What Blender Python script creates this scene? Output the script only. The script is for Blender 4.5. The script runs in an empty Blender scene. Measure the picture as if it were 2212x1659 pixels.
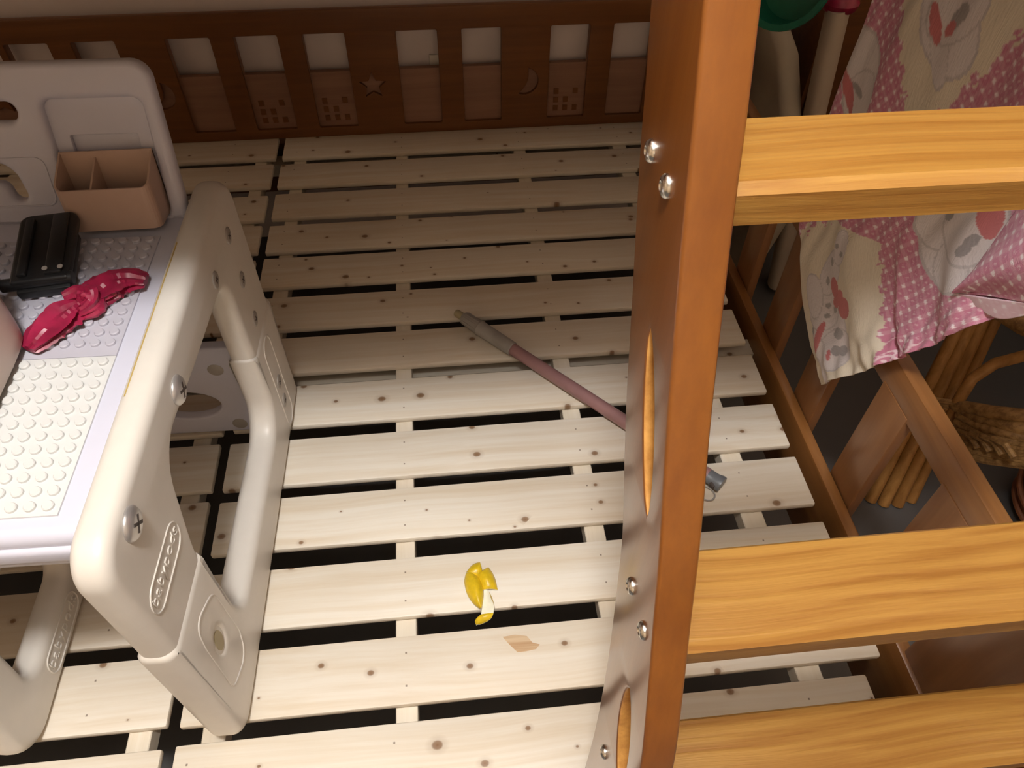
import bpy, bmesh, math, random
from mathutils import Vector, Matrix
random.seed(7)
sc = bpy.context.scene
COL = sc.collection

# ---------------------------------------------------------------- camera, world, light, exposure
# metres; z = 0 is the top of the lower bunk's slats, the camera hangs 1 m above it
CR = ((0.99474246, -0.10197283, 0.0094333), (-0.07093406, -0.75252775, -0.65472921), (0.07386341, 0.6506178, -0.75580465))
FPX = 1599.24
CAM = Vector((0, 0, 1.0))
cd = bpy.data.cameras.new('camera'); cam = bpy.data.objects.new('camera', cd); COL.objects.link(cam)
cd.sensor_width = 36; cd.lens = FPX / 2212 * 36; cd.clip_start = 0.01
r0, r1, r2 = (Vector(r) for r in CR)
mw = Matrix((r0, -r1, -r2)).transposed().to_4x4(); mw.translation = CAM
cam.matrix_world = mw
sc.camera = cam

w = bpy.data.worlds.new('world'); sc.world = w; w.use_nodes = True
w.node_tree.nodes['Background'].inputs[0].default_value = (0.02, 0.018, 0.016, 1)
w.node_tree.nodes['Background'].inputs[1].default_value = 1.0

LAMP = (-0.08, -0.03, 1.99)
ld = bpy.data.lights.new('ceiling_lamp_light', 'POINT'); ld.shadow_soft_size = 0.095
ld.energy = 95; ld.color = (1.0, 0.985, 0.965)
lo = bpy.data.objects.new('ceiling_lamp_light', ld); COL.objects.link(lo); lo.location = LAMP

sc.view_settings.view_transform = 'Standard'; sc.view_settings.look = 'None'
sc.view_settings.exposure = 0.0; sc.view_settings.gamma = 1.0
sc.view_settings.use_curve_mapping = False

FLOOR = -0.33

def at(u, v, ax, val):
    """point of the room seen at photo position (u, v), lying on the plane axis ax = val"""
    d = Vector(((u - 1106) / FPX, (v - 829.5) / FPX, 1))
    d = r0 * d.x + r1 * d.y + r2 * d.z
    return CAM + d * ((val - CAM[ax]) / d[ax])

# ---------------------------------------------------------------- materials
def new_mat(name):
    m = bpy.data.materials.new(name); m.use_nodes = True
    nt = m.node_tree; b = nt.nodes['Principled BSDF']
    return m, nt, b

def N(nt, t, **kw):
    n = nt.nodes.new(t)
    for k, v in kw.items(): setattr(n, k, v)
    return n

def plain(name, col, rough=0.5, metal=0.0, spec=0.5, var=0.0, bump=0.0, scale=60, coat=0.0):
    m, nt, b = new_mat(name)
    b.inputs['Roughness'].default_value = rough; b.inputs['Metallic'].default_value = metal
    b.inputs['Specular IOR Level'].default_value = spec
    b.inputs['Coat Weight'].default_value = coat
    tc = N(nt, 'ShaderNodeTexCoord'); no = N(nt, 'ShaderNodeTexNoise'); no.inputs['Scale'].default_value = scale
    no.inputs['Detail'].default_value = 3
    nt.links.new(tc.outputs['Object'], no.inputs['Vector'])
    rp = N(nt, 'ShaderNodeValToRGB')
    lo_ = [c * (1 - var) for c in col]; hi = [min(1, c * (1 + var)) for c in col]
    rp.color_ramp.elements[0].position = 0.3; rp.color_ramp.elements[1].position = 0.7
    rp.color_ramp.elements[0].color = (*lo_, 1); rp.color_ramp.elements[1].color = (*hi, 1)
    nt.links.new(no.outputs['Fac'], rp.inputs[0]); nt.links.new(rp.outputs[0], b.inputs['Base Color'])
    if bump:
        bp = N(nt, 'ShaderNodeBump'); bp.inputs['Strength'].default_value = bump; bp.inputs['Distance'].default_value = 0.002
        nt.links.new(no.outputs['Fac'], bp.inputs['Height']); nt.links.new(bp.outputs[0], b.inputs['Normal'])
    return m

def wood(name, light, dark, axis=0, rough=0.4, knots=0.0, knot_col=(0.16, 0.07, 0.025), contrast=1.0, stretch=28, gs=2.2, coat=0.0, knot_scale=9.0, nails=None, bump=0.12, spec=0.5):
    m, nt, b = new_mat(name); L = nt.links.new
    b.inputs['Roughness'].default_value = rough; b.inputs['Coat Weight'].default_value = coat; b.inputs['Coat Roughness'].default_value = 0.18
    b.inputs['Specular IOR Level'].default_value = spec
    tc = N(nt, 'ShaderNodeTexCoord'); oi = N(nt, 'ShaderNodeObjectInfo')
    mul = N(nt, 'ShaderNodeVectorMath', operation='SCALE'); mul.inputs[0].default_value = (3.1, 7.7, 5.3)
    L(oi.outputs['Random'], mul.inputs['Scale'])
    ad = N(nt, 'ShaderNodeVectorMath', operation='ADD'); L(tc.outputs['Object'], ad.inputs[0]); L(mul.outputs[0], ad.inputs[1])
    # gentle waviness across the grain
    wn = N(nt, 'ShaderNodeTexNoise'); wn.inputs['Scale'].default_value = 3.0; wn.inputs['Detail'].default_value = 1
    L(ad.outputs[0], wn.inputs['Vector'])
    ws = N(nt, 'ShaderNodeVectorMath', operation='SCALE'); ws.inputs['Scale'].default_value = 0.035
    L(wn.outputs['Color'], ws.inputs[0])
    ad2 = N(nt, 'ShaderNodeVectorMath', operation='ADD'); L(ad.outputs[0], ad2.inputs[0]); L(ws.outputs[0], ad2.inputs[1])
    mp = N(nt, 'ShaderNodeMapping'); s = [stretch * gs] * 3; s[axis] = gs * 0.6
    mp.inputs['Scale'].default_value = s; L(ad2.outputs[0], mp.inputs['Vector'])
    g = N(nt, 'ShaderNodeTexNoise'); g.inputs['Scale'].default_value = 1.0; g.inputs['Detail'].default_value = 5; g.inputs['Roughness'].default_value = 0.62
    L(mp.outputs[0], g.inputs['Vector'])
    rp = N(nt, 'ShaderNodeValToRGB'); e = rp.color_ramp.elements
    e[0].position = 0.5 - 0.2 / contrast; e[1].position = 0.5 + 0.14 / contrast
    e[0].color = (*dark, 1); e[1].color = (*light, 1)
    L(g.outputs['Fac'], rp.inputs[0])
    # broad tone patches
    pn = N(nt, 'ShaderNodeTexNoise'); pn.inputs['Scale'].default_value = 2.2; L(ad.outputs[0], pn.inputs['Vector'])
    mx = N(nt, 'ShaderNodeMix', data_type='RGBA', blend_type='MULTIPLY')
    pr = N(nt, 'ShaderNodeValToRGB'); pr.color_ramp.elements[0].color = (0.86, 0.83, 0.8, 1); pr.color_ramp.elements[1].color = (1, 1, 1, 1)
    pr.color_ramp.elements[0].position = 0.32; pr.color_ramp.elements[1].position = 0.6
    L(pn.outputs['Fac'], pr.inputs[0]); mx.inputs[0].default_value = 1.0
    L(rp.outputs[0], mx.inputs[6]); L(pr.outputs[0], mx.inputs[7])
    col = mx.outputs[2]
    if knots:
        km = N(nt, 'ShaderNodeMapping'); ks = [knot_scale] * 3
        ks[axis] = knot_scale * 0.8; ks[2 if axis != 2 else 0] = 0.001
        km.inputs['Scale'].default_value = ks; L(ad.outputs[0], km.inputs['Vector'])
        kd = N(nt, 'ShaderNodeTexNoise'); kd.inputs['Scale'].default_value = 60; L(ad.outputs[0], kd.inputs['Vector'])
        kv = N(nt, 'ShaderNodeTexVoronoi', feature='F1', voronoi_dimensions='2D'); kv.inputs['Scale'].default_value = 1.0
        kv.inputs['Randomness'].default_value = 1.0
        L(km.outputs[0], kv.inputs['Vector'])
        sp = N(nt, 'ShaderNodeSeparateColor'); L(kv.outputs['Color'], sp.inputs[0])
        # size of this knot 0.015 .. 0.1 (some absent)
        sz = N(nt, 'ShaderNodeMapRange'); sz.inputs['From Min'].default_value = 1 - knots; sz.inputs['From Max'].default_value = 1
        sz.inputs['To Min'].default_value = 0.03; sz.inputs['To Max'].default_value = 0.115; L(sp.outputs[0], sz.inputs['Value'])
        gate = N(nt, 'ShaderNodeMath', operation='GREATER_THAN'); gate.inputs[1].default_value = 1 - knots; L(sp.outputs[0], gate.inputs[0])
        wob = N(nt, 'ShaderNodeMath', operation='MULTIPLY_ADD'); L(kd.outputs['Fac'], wob.inputs[0]); wob.inputs[1].default_value = 0.02; L(kv.outputs['Distance'], wob.inputs[2])
        rel = N(nt, 'ShaderNodeMath', operation='DIVIDE'); L(wob.outputs[0], rel.inputs[0]); L(sz.outputs[0], rel.inputs[1])
        kr = N(nt, 'ShaderNodeValToRGB'); ke = kr.color_ramp.elements
        ke[0].position = 0.0; ke[0].color = (1, 1, 1, 1); ke[1].position = 1.0; ke[1].color = (0, 0, 0, 1)
        x = ke.new(0.36); x.color = (0.85, 0.85, 0.85, 1); x = ke.new(0.5); x.color = (0.22, 0.22, 0.22, 1)
        rs = N(nt, 'ShaderNodeMath', operation='MULTIPLY'); rs.inputs[1].default_value = 0.42; L(rel.outputs[0], rs.inputs[0])
        L(rs.outputs[0], kr.inputs[0])
        kf = N(nt, 'ShaderNodeMath', operation='MULTIPLY'); L(kr.outputs[0], kf.inputs[0]); L(gate.outputs[0], kf.inputs[1])
        mk = N(nt, 'ShaderNodeMix', data_type='RGBA'); L(kf.outputs[0], mk.inputs[0]); L(col, mk.inputs[6]); mk.inputs[7].default_value = (*knot_col, 1)
        col = mk.outputs[2]
    if nails:
        # staple holes over the cross battens
        sx = N(nt, 'ShaderNodeSeparateXYZ'); L(tc.outputs['Object'], sx.inputs[0])
        ay = N(nt, 'ShaderNodeMath', operation='ABSOLUTE'); L(sx.outputs['Y'], ay.inputs[0])
        dy = N(nt, 'ShaderNodeMath', operation='SUBTRACT'); L(ay.outputs[0], dy.inputs[0]); dy.inputs[1].default_value = 0.022
        dy2 = N(nt, 'ShaderNodeMath', operation='ABSOLUTE'); L(dy.outputs[0], dy2.inputs[0])
        ly = N(nt, 'ShaderNodeMath', operation='LESS_THAN'); L(dy2.outputs[0], ly.inputs[0]); ly.inputs[1].default_value = 0.0013
        acc = None
        for xj in nails:
            a = N(nt, 'ShaderNodeMath', operation='SUBTRACT'); L(sx.outputs['X'], a.inputs[0]); a.inputs[1].default_value = xj
            a2 = N(nt, 'ShaderNodeMath', operation='ABSOLUTE'); L(a.outputs[0], a2.inputs[0])
            a3 = N(nt, 'ShaderNodeMath', operation='LESS_THAN'); L(a2.outputs[0], a3.inputs[0]); a3.inputs[1].default_value = 0.0012
            if acc is None: acc = a3
            else:
                s_ = N(nt, 'ShaderNodeMath', operation='ADD'); L(acc.outputs[0], s_.inputs[0]); L(a3.outputs[0], s_.inputs[1]); acc = s_
        f = N(nt, 'ShaderNodeMath', operation='MULTIPLY'); L(acc.outputs[0], f.inputs[0]); L(ly.outputs[0], f.inputs[1])
        f2 = N(nt, 'ShaderNodeMath', operation='MULTIPLY'); L(f.outputs[0], f2.inputs[0]); f2.inputs[1].default_value = 0.75
        mk = N(nt, 'ShaderNodeMix', data_type='RGBA'); L(f2.outputs[0], mk.inputs[0]); L(col, mk.inputs[6]); mk.inputs[7].default_value = (0.12, 0.07, 0.04, 1)
        col = mk.outputs[2]
    L(col, b.inputs['Base Color'])
    bp = N(nt, 'ShaderNodeBump'); bp.inputs['Strength'].default_value = bump; bp.inputs['Distance'].default_value = 0.001
    L(g.outputs['Fac'], bp.inputs['Height']); L(bp.outputs[0], b.inputs['Normal'])
    return m

M = {}
M['pine'] = wood('raw_pine', (0.82, 0.77, 0.68), (0.71, 0.615, 0.48), 0, 0.5, knots=0.42, knot_col=(0.20, 0.10, 0.04), contrast=1.0, knot_scale=19, nails=(-0.432, -0.178, 0.112, 0.362))
M['pine_y'] = wood('raw_pine_batten', (0.82, 0.755, 0.645), (0.72, 0.63, 0.49), 1, 0.5, contrast=0.8)
M['stain_x'] = wood('honey_pine_rung', (0.355, 0.185, 0.040), (0.25, 0.108, 0.019), 0, 0.32, knots=0.16, knot_col=(0.10, 0.03, 0.008), contrast=1.3, stretch=58, gs=2.4, coat=0.2, knot_scale=9, bump=0.6)
M['stain_z'] = wood('red_pine_stile', (0.24, 0.080, 0.011), (0.17, 0.050, 0.007), 2, 0.3, contrast=0.8, coat=0.55)
M['stain_y'] = wood('brown_pine_rail', (0.27, 0.115, 0.032), (0.19, 0.075, 0.018), 1, 0.33, contrast=0.8, coat=0.25)
M['stain_zv'] = wood('brown_pine_upright', (0.25, 0.112, 0.042), (0.185, 0.075, 0.025), 2, 0.33, contrast=0.8, coat=0.25)
M['stain_back'] = wood('dark_pine_board', (0.18, 0.064, 0.013), (0.12, 0.040, 0.008), 0, 0.45, knots=0.2, knot_col=(0.06, 0.015, 0.004), contrast=0.8, knot_scale=7)
M['carved'] = wood('carved_pine_floor', (0.30, 0.16, 0.105), (0.23, 0.118, 0.075), 0, 0.6, contrast=0.8)
M['lit_cutwood'] = wood('lit_end_grain', (0.68, 0.36, 0.10), (0.42, 0.19, 0.045), 1, 0.35, contrast=1.3, coat=0.2)  # rail stain brightened in colour so the cut hole walls look lit
M['torn'] = wood('torn_pine', (0.66, 0.50, 0.33), (0.48, 0.30, 0.16), 0, 0.8, contrast=1.3, stretch=60)
M['plastic'] = plain('ivory_plastic', (0.68, 0.64, 0.585), 0.38, var=0.015)
M['plastic_w'] = plain('cool_white_plastic', (0.59, 0.59, 0.69), 0.35, var=0.01)
M['plate_w'] = plain('white_stud_plate', (0.66, 0.66, 0.65), 0.28, var=0.01)
M['plate_l'] = plain('lavender_stud_plate', (0.50, 0.485, 0.55), 0.28, var=0.01)
M['peach'] = plain('peach_plastic', (0.50, 0.355, 0.285), 0.42, var=0.02)
M['peach_l'] = plain('pale_peach_plastic', (0.52, 0.41, 0.35), 0.42, var=0.02)
M['black'] = plain('black_plastic', (0.012, 0.012, 0.013), 0.4, var=0.1)
M['pinkbag'] = plain('magenta_film', (0.27, 0.010, 0.045), 0.38, var=0.3, bump=0.3, scale=45, coat=0.1)
M['grip'] = plain('grey_rubber', (0.30, 0.28, 0.26), 0.6, var=0.15, scale=25)
M['tube'] = plain('dusty_pink_tube', (0.29, 0.155, 0.155), 0.4, var=0.1, scale=25)
M['hook'] = plain('slate_grey_plastic', (0.13, 0.14, 0.155), 0.35, var=0.03)
M['metal'] = plain('zinc_bolt', (0.75, 0.74, 0.70), 0.22, metal=1.0, var=0.03)
M['screw'] = plain('satin_screw', (0.60, 0.58, 0.57), 0.32, metal=0.75, var=0.03)
M['screw_d'] = plain('grey_plug', (0.40, 0.37, 0.34), 0.45, metal=0.2, var=0.03)
M['slot'] = plain('dark_slot', (0.06, 0.045, 0.04), 0.6, var=0.05)
M['khaki'] = plain('plug_hole', (0.42, 0.36, 0.22), 0.6, var=0.05)
M['brass'] = plain('brass_line', (0.46, 0.33, 0.10), 0.5, var=0.1)
M['peel'] = plain('lemon_rind', (0.66, 0.45, 0.012), 0.35, var=0.14, bump=0.3, scale=130)
M['pith'] = plain('lemon_pith', (0.82, 0.80, 0.66), 0.7, var=0.05, bump=0.3, scale=150)
M['wall'] = plain('painted_wall', (0.74, 0.66, 0.66), 0.9, var=0.02, scale=8, bump=0.02)
M['wall_w'] = plain('cream_wall', (0.76, 0.60, 0.42), 0.9, var=0.02, scale=8)
M['ceil'] = plain('painted_ceiling', (0.78, 0.72, 0.64), 0.9, var=0.01, scale=8)
M['floor'] = plain('grey_floor', (0.11, 0.108, 0.108), 0.35, var=0.06, scale=6)
M['rattan'] = wood('rattan_pole', (0.46, 0.235, 0.07), (0.30, 0.14, 0.035), 2, 0.4, contrast=1.0, gs=3)
M['rattan_b'] = wood('rattan_band', (0.40, 0.235, 0.085), (0.20, 0.105, 0.035), 0, 0.5, contrast=1.4, gs=4)
M['rattan_r'] = plain('reddish_wicker', (0.24, 0.085, 0.035), 0.45, var=0.25, scale=30)
M['card'] = plain('beige_sleeve', (0.46, 0.38, 0.30), 0.75, var=0.04, scale=10)
M['canvas'] = plain('cream_canvas', (0.55, 0.48, 0.37), 0.85, var=0.06, scale=12, bump=0.1)
M['green'] = plain('green_plastic', (0.012, 0.14, 0.085), 0.35, var=0.1)
M['mattress'] = plain('mattress_ticking', (0.60, 0.56, 0.50), 0.9, var=0.03, scale=20)
M['lampw'] = plain('lamp_enamel', (0.8, 0.8, 0.78), 0.5)

# ---------------------------------------------------------------- mesh helpers
def link(name, me, mat, parent=None, smooth=None, loc=None):
    o = bpy.data.objects.new(name, me); COL.objects.link(o)
    if mat is not None and not me.materials: me.materials.append(M[mat] if isinstance(mat, str) else mat)
    if smooth is not None:
        for p in me.polygons: p.use_smooth = True
        me.set_sharp_from_angle(angle=math.radians(smooth))
    if loc is not None: o.location = loc
    if parent is not None: o.parent = parent
    return o

def tag(o, label=None, cat=None, group=None, kind=None):
    if label: o['label'] = label
    if cat: o['category'] = cat
    if group: o['group'] = group
    if kind: o['kind'] = kind
    return o

def empty(name, loc=(0, 0, 0), rz=0.0):
    e = bpy.data.objects.new(name, None); COL.objects.link(e); e.location = loc; e.rotation_euler = (0, 0, rz)
    e.empty_display_size = 0.05
    return e

class MB:
    def __init__(s): s.v = []; s.f = []
    def add(s, vs, fs):
        o = len(s.v); s.v += [tuple(p) for p in vs]; s.f += [tuple(i + o for i in q) for q in fs]; return s
    def box(s, lo, hi):
        x0, y0, z0 = lo; x1, y1, z1 = hi
        return s.add([(x0, y0, z0), (x1, y0, z0), (x1, y1, z0), (x0, y1, z0), (x0, y0, z1), (x1, y0, z1), (x1, y1, z1), (x0, y1, z1)],
                     [(3, 2, 1, 0), (4, 5, 6, 7), (0, 1, 5, 4), (1, 2, 6, 5), (2, 3, 7, 6), (3, 0, 4, 7)])
    def tube(s, pts, rad, n=10, cap=True, flat=1.0):
        pts = [Vector(p) for p in pts]; rings = []
        r = rad if hasattr(rad, '__len__') else [rad] * len(pts)
        up = Vector((0, 0, 1)); prev = None
        for i, p in enumerate(pts):
            t = (pts[min(i + 1, len(pts) - 1)] - pts[max(i - 1, 0)]).normalized()
            if prev is None:
                a = t.cross(up)
                if a.length < 1e-3: a = t.cross(Vector((1, 0, 0)))
                a.normalize()
            else:
                a = (prev - t * prev.dot(t)).normalized()
            b = t.cross(a); prev = a
            rings.append([p + (a * math.cos(q) + b * math.sin(q) * flat) * r[i] for q in (2 * math.pi * k / n for k in range(n))])
        vs = [q for rg in rings for q in rg]; fs = []
        for i in range(len(rings) - 1):
            for k in range(n):
                fs.append((i * n + k, i * n + (k + 1) % n, (i + 1) * n + (k + 1) % n, (i + 1) * n + k))
        if cap:
            fs.append(tuple(reversed(range(n)))); fs.append(tuple((len(rings) - 1) * n + k for k in range(n)))
        return s.add(vs, fs)
    def lathe(s, prof, c=(0, 0, 0), n=24, sx=1, sy=1, power=2.0):
        """profile of (radius, z); power > 2 squares the section"""
        vs = []; fs = []
        for r, z in prof:
            for k in range(n):
                q = 2 * math.pi * k / n; cs, sn = math.cos(q), math.sin(q)
                m_ = (abs(cs) ** power + abs(sn) ** power) ** (-1 / power)
                vs.append((c[0] + r * cs * m_ * sx, c[1] + r * sn * m_ * sy, c[2] + z))
        for i in range(len(prof) - 1):
            for k in range(n): fs.append((i * n + k, i * n + (k + 1) % n, (i + 1) * n + (k + 1) % n, (i + 1) * n + k))
        fs.append(tuple(reversed(range(n)))); fs.append(tuple((len(prof) - 1) * n + k for k in range(n)))
        return s.add(vs, fs)
    def mesh(s, name):
        me = bpy.data.meshes.new(name); me.from_pydata(s.v, [], s.f); me.update()
        bm = bmesh.new(); bm.from_mesh(me); bmesh.ops.recalc_face_normals(bm, faces=bm.faces); bm.to_mesh(me); bm.free()
        return me
    def build(s, name, mat, parent=None, smooth=None, loc=None):
        return link(name, s.mesh(name), mat, parent, smooth, loc)

def bevbox(name, lo, hi, mat, parent=None, bev=0.003, seg=2, center=False):
    """bevelled box; with center the mesh is kept about its own centre"""
    me = bpy.data.meshes.new(name); bm = bmesh.new()
    c = [(a + b) / 2 for a, b in zip(lo, hi)]
    bmesh.ops.create_cube(bm, size=1)
    off = Vector((0, 0, 0)) if center else Vector(c)
    for v in bm.verts: v.co = Vector([v.co[i] * (hi[i] - lo[i]) for i in range(3)]) + off
    bmesh.ops.bevel(bm, geom=bm.edges[:], offset=bev, segments=seg, affect='EDGES', profile=0.5)
    bm.to_mesh(me); bm.free()
    o = link(name, me, mat, parent, 40)
    if center: o.location = c
    return o

def rpoly(pts, seg=7):
    """pts: (a, b, radius) -> polygon with rounded corners"""
    out = []; n = len(pts)
    for i in range(n):
        p = Vector(pts[i][:2]); a = Vector(pts[i - 1][:2]); b = Vector(pts[(i + 1) % n][:2]); r = pts[i][2]
        if r <= 0: out.append(tuple(p)); continue
        da = (a - p); db = (b - p); la, lb = da.length, db.length; da.normalize(); db.normalize()
        ang = da.angle(db); t = min(r / math.tan(ang / 2), la * 0.49, lb * 0.49); rr = t * math.tan(ang / 2)
        c = p + (da + db).normalized() * (rr / math.sin(ang / 2))
        s = p + da * t - c; e = p + db * t - c
        a0 = math.atan2(s.y, s.x); a1 = math.atan2(e.y, e.x); d = (a1 - a0 + math.pi) % (2 * math.pi) - math.pi
        for k in range(seg + 1):
            q = a0 + d * k / seg; out.append((c.x + rr * math.cos(q), c.y + rr * math.sin(q)))
    return out

def plate(name, outline, holes, th, bevel, axes, pos, mat, parent=None, bres=3, smooth=35):
    """flat plate with through holes and rounded rims. axes 'YZ': outline (y, z), centred at x = pos; 'XZ': outline (x, z), centred at y = pos; 'XY'"""
    cu = bpy.data.curves.new(name, 'CURVE'); cu.dimensions = '2D'; cu.fill_mode = 'BOTH'
    cu.bevel_depth = bevel; cu.bevel_resolution = bres; cu.extrude = max(th / 2 - bevel, 0.0001); cu.offset = -bevel
    for poly in [outline] + list(holes):
        sp = cu.splines.new('POLY'); sp.points.add(len(poly) - 1); sp.use_cyclic_u = True
        for p, q in zip(sp.points, poly): p.co = (q[0], q[1], 0, 1)
    t = bpy.data.objects.new('tmp', cu); COL.objects.link(t)
    dg = bpy.context.evaluated_depsgraph_get(); dg.update()
    me = bpy.data.meshes.new_from_object(t.evaluated_get(dg)); bpy.data.objects.remove(t); bpy.data.curves.remove(cu)
    me.name = name
    for v in me.vertices:
        a, b, c = v.co
        if axes == 'YZ': v.co = (pos + c, a, b)
        elif axes == 'XZ': v.co = (a, pos - c, b)
        else: v.co = (a, b, pos + c)
    bm = bmesh.new(); bm.from_mesh(me); bmesh.ops.remove_doubles(bm, verts=bm.verts, dist=1e-6); bmesh.ops.recalc_face_normals(bm, faces=bm.faces); bm.to_mesh(me); bm.free()
    me.materials.clear()
    return link(name, me, mat, parent, smooth)

def text_mesh(name, body, size, depth, mat, parent):
    cu = bpy.data.curves.new(name, 'FONT'); cu.body = body; cu.size = size; cu.extrude = depth; cu.align_x = 'CENTER'; cu.align_y = 'CENTER'
    cu.bevel_depth = size * 0.01; cu.offset = -size * 0.018; cu.space_character = 1.12
    t = bpy.data.objects.new('tmp', cu); COL.objects.link(t)
    dg = bpy.context.evaluated_depsgraph_get(); dg.update()
    me = bpy.data.meshes.new_from_object(t.evaluated_get(dg)); bpy.data.objects.remove(t); bpy.data.curves.remove(cu)
    me.materials.clear()
    for v in me.vertices: a, b, c = v.co; v.co = (c, a, b)        # reads along +y, upright, facing +x
    return link(name, me, mat, parent)

# ---------------------------------------------------------------- the room
def struct(name, lo, hi, mat):
    return tag(MB().box(lo, hi).build(name, mat), kind='structure')
X0, X1, Y0, Y1, ZC = -2.1, 2.2, -1.8, 1.765, 2.14
struct('floor', (X0, Y0, FLOOR - 0.05), (X1, Y1 + 0.05, FLOOR), 'floor')
struct('ceiling', (X0, Y0, ZC), (X1, Y1 + 0.05, ZC + 0.05), 'ceil')
struct('wall_back', (X0, Y1, FLOOR), (X1, Y1 + 0.05, ZC), 'wall')
struct('wall_left', (X0 - 0.05, Y0, FLOOR), (X0, Y1, ZC), 'wall_w')
struct('wall_right', (X1, Y0, FLOOR), (X1 + 0.05, Y1, ZC), 'wall_w')
struct('wall_front', (X0, Y0 - 0.05, FLOOR), (X1, Y0, ZC), 'wall_w')

lamp = empty('ceiling_lamp', (LAMP[0], LAMP[1], ZC))
tag(lamp, 'white ceiling lamp with a bare globe bulb above the bunk bed front', 'lamp')
MB().lathe([(0.085, 0), (0.10, -0.006), (0.10, -0.022), (0.09, -0.03), (0.082, -0.03)]).build('lamp_base', 'lampw', lamp, 40)
MB().tube([(0, 0, -0.028), (0, 0, -0.034)], 0.004, 8).build('cord', 'black', lamp)
MB().lathe([(0.012, -0.034), (0.024, -0.038), (0.028, -0.052), (0.024, -0.0535)], n=20).build('bulb_holder', 'lampw', lamp, 40)

# ---------------------------------------------------------------- bunk bed
bed = empty('bunk_bed', (0, 1.0, FLOOR))
tag(bed, 'stained pine bunk bed with carved back board and slatted end', 'bed')
BO = Vector((0, 1.0, FLOOR))
def bpart(o, parent=bed):
    if parent is bed: o.location = o.location - BO
    return o
# carved back board
slots = [(-1.19, -1.10), (-1.04, -0.95), (-0.935, -0.842), (-0.793, -0.700), (-0.592, -0.495), (-0.443, -0.347), (-0.292, -0.198), (-0.083, 0.011), (0.067, 0.159), (0.274, 0.367), (0.4225, 0.515), (0.62, 0.71)]
PB = 1.735
def rect(x0, x1, z0, z1, r=0.004): return rpoly([(x0, z0, r), (x1, z0, r), (x1, z1, r), (x0, z1, r)], 3)
def star(cx, cz, R, r):
    return [(cx + (R if k % 2 == 0 else r) * math.sin(math.pi * k / 5), cz + (R if k % 2 == 0 else r) * math.cos(math.pi * k / 5)) for k in range(10)]
def moon(cx, cz, R):
    a = [(cx + R * math.cos(t), cz + R * math.sin(t)) for t in [math.radians(-115 + 190 * k / 14) for k in range(15)]]
    c2 = (cx - 0.55 * R, cz + 0.28 * R)
    p0, p1 = Vector(a[-1]), Vector(a[0]); back = []
    for k in range(1, 12):
        t = k / 12; q = p0.lerp(p1, t); nrm = Vector((p1 - p0)).normalized(); nrm = Vector((-nrm.y, nrm.x))
        q = q - nrm * (-0.30 * R * math.sin(math.pi * t)); back.append(tuple(q))
    return a + back
star_c = [(-0.1495, 0.126), (-1.0, 0.126)]
moon_c = [(0.215, 0.122), (-0.645, 0.122)]
holes = [rect(a, b, 0.024, 0.253) for a, b in slots] + [star(x, z, 0.033, 0.015) for x, z in star_c] + [moon(x, z, 0.034) for x, z in moon_c]
bp_ = bpart(plate('back_board', rect(-1.36, 0.72, 0.0, 0.304, 0.008), holes, 0.010, 0.0015, 'XZ', PB - 0.010, 'stain_back', bed))
inl = plate('carved_recess', rect(-1.355, 0.715, -0.02, 0.30, 0.004), [rect(a, b, 0.160, 0.2535, 0.002) for a, b in slots], 0.014, 0.0005, 'XZ', PB + 0.0022, 'carved', None)
inl.parent = bp_
# small engraved window marks in the carved towers
wm = MB().box((-0.006, -0.0008, -0.007), (0.006, 0.0008, 0.007)).mesh('window_mark'); wm.materials.append(M['stain_back'])
for (a, b) in slots[5:7] + slots[9:10] + slots[2:4]:
    for i in range(3):
        for j in range(3):
            if (i + j) % 4 == 3: continue
            o = bpy.data.objects.new('window_mark', wm); COL.objects.link(o); o.parent = bp_
            o.location = (a + 0.022 + 0.024 * i, PB - 0.0054, 0.045 + 0.022 * j)
bpart(MB().box((-1.36, PB - 0.002, -0.16), (0.72, PB + 0.022, -0.021)).build('back_rail', 'stain_back', bed))
# slatted foot end
foot = bpart(bevbox('end_board', (0.5765, 0.205, -0.16), (0.5965, 1.73, -0.001), 'stain_y', bed, 0.004))
me = None
for k in range(-2, 7):
    yc = 0.592 + 0.171 * k
    if k < -1: continue
    lo = (0.597, yc - 0.036, -0.14); hi = (0.6145, yc + 0.036, 0.222)
    if me is None:
        o = bevbox('upright_slat', lo, hi, 'stain_zv', foot, 0.0025, center=True); me = o.data
    else:
        o = bpy.data.objects.new('upright_slat', me); COL.objects.link(o); o.location = [(p + q) / 2 for p, q in zip(lo, hi)]; o.parent = foot
bevbox('end_top_rail', (0.5985, 0.20, 0.214), (0.6215, 1.72, 0.264), 'stain_y', foot, 0.003)
for nm, lo, hi in (('post', (0.583, 0.205, FLOOR), (0.65, 0.331, 1.62)), ('post', (0.60, 1.66, FLOOR), (0.66, 1.722, 1.62)),
                   ('post', (-1.42, 0.205, FLOOR), (-1.362, 0.331, 1.62)), ('post', (-1.42, 1.66, FLOOR), (-1.362, 1.722, 1.62))):
    bpart(bevbox(nm, lo, hi, 'stain_zv', bed, 0.005))
b0 = bpart(MB().lathe([(0.0045, 0), (0.0045, 0.001), (0.002, 0.002)], n=12).build('bolt', 'metal', bed, 40)); b0.rotation_euler = (0, -math.pi / 2, 0)
b0.location = at(1909, 1432, 0, 0.5805) - BO
bpart(bevbox('front_rail', (-1.36, 0.195, -0.16), (0.5765, 0.212, -0.022), 'stain_back', bed, 0.003))
for y in (0.235, 0.95, 1.69):
    bpart(MB().box((-1.36, y - 0.02, -0.075), (0.576, y + 0.02, -0.042)).build('bearer', 'pine', bed))
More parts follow.
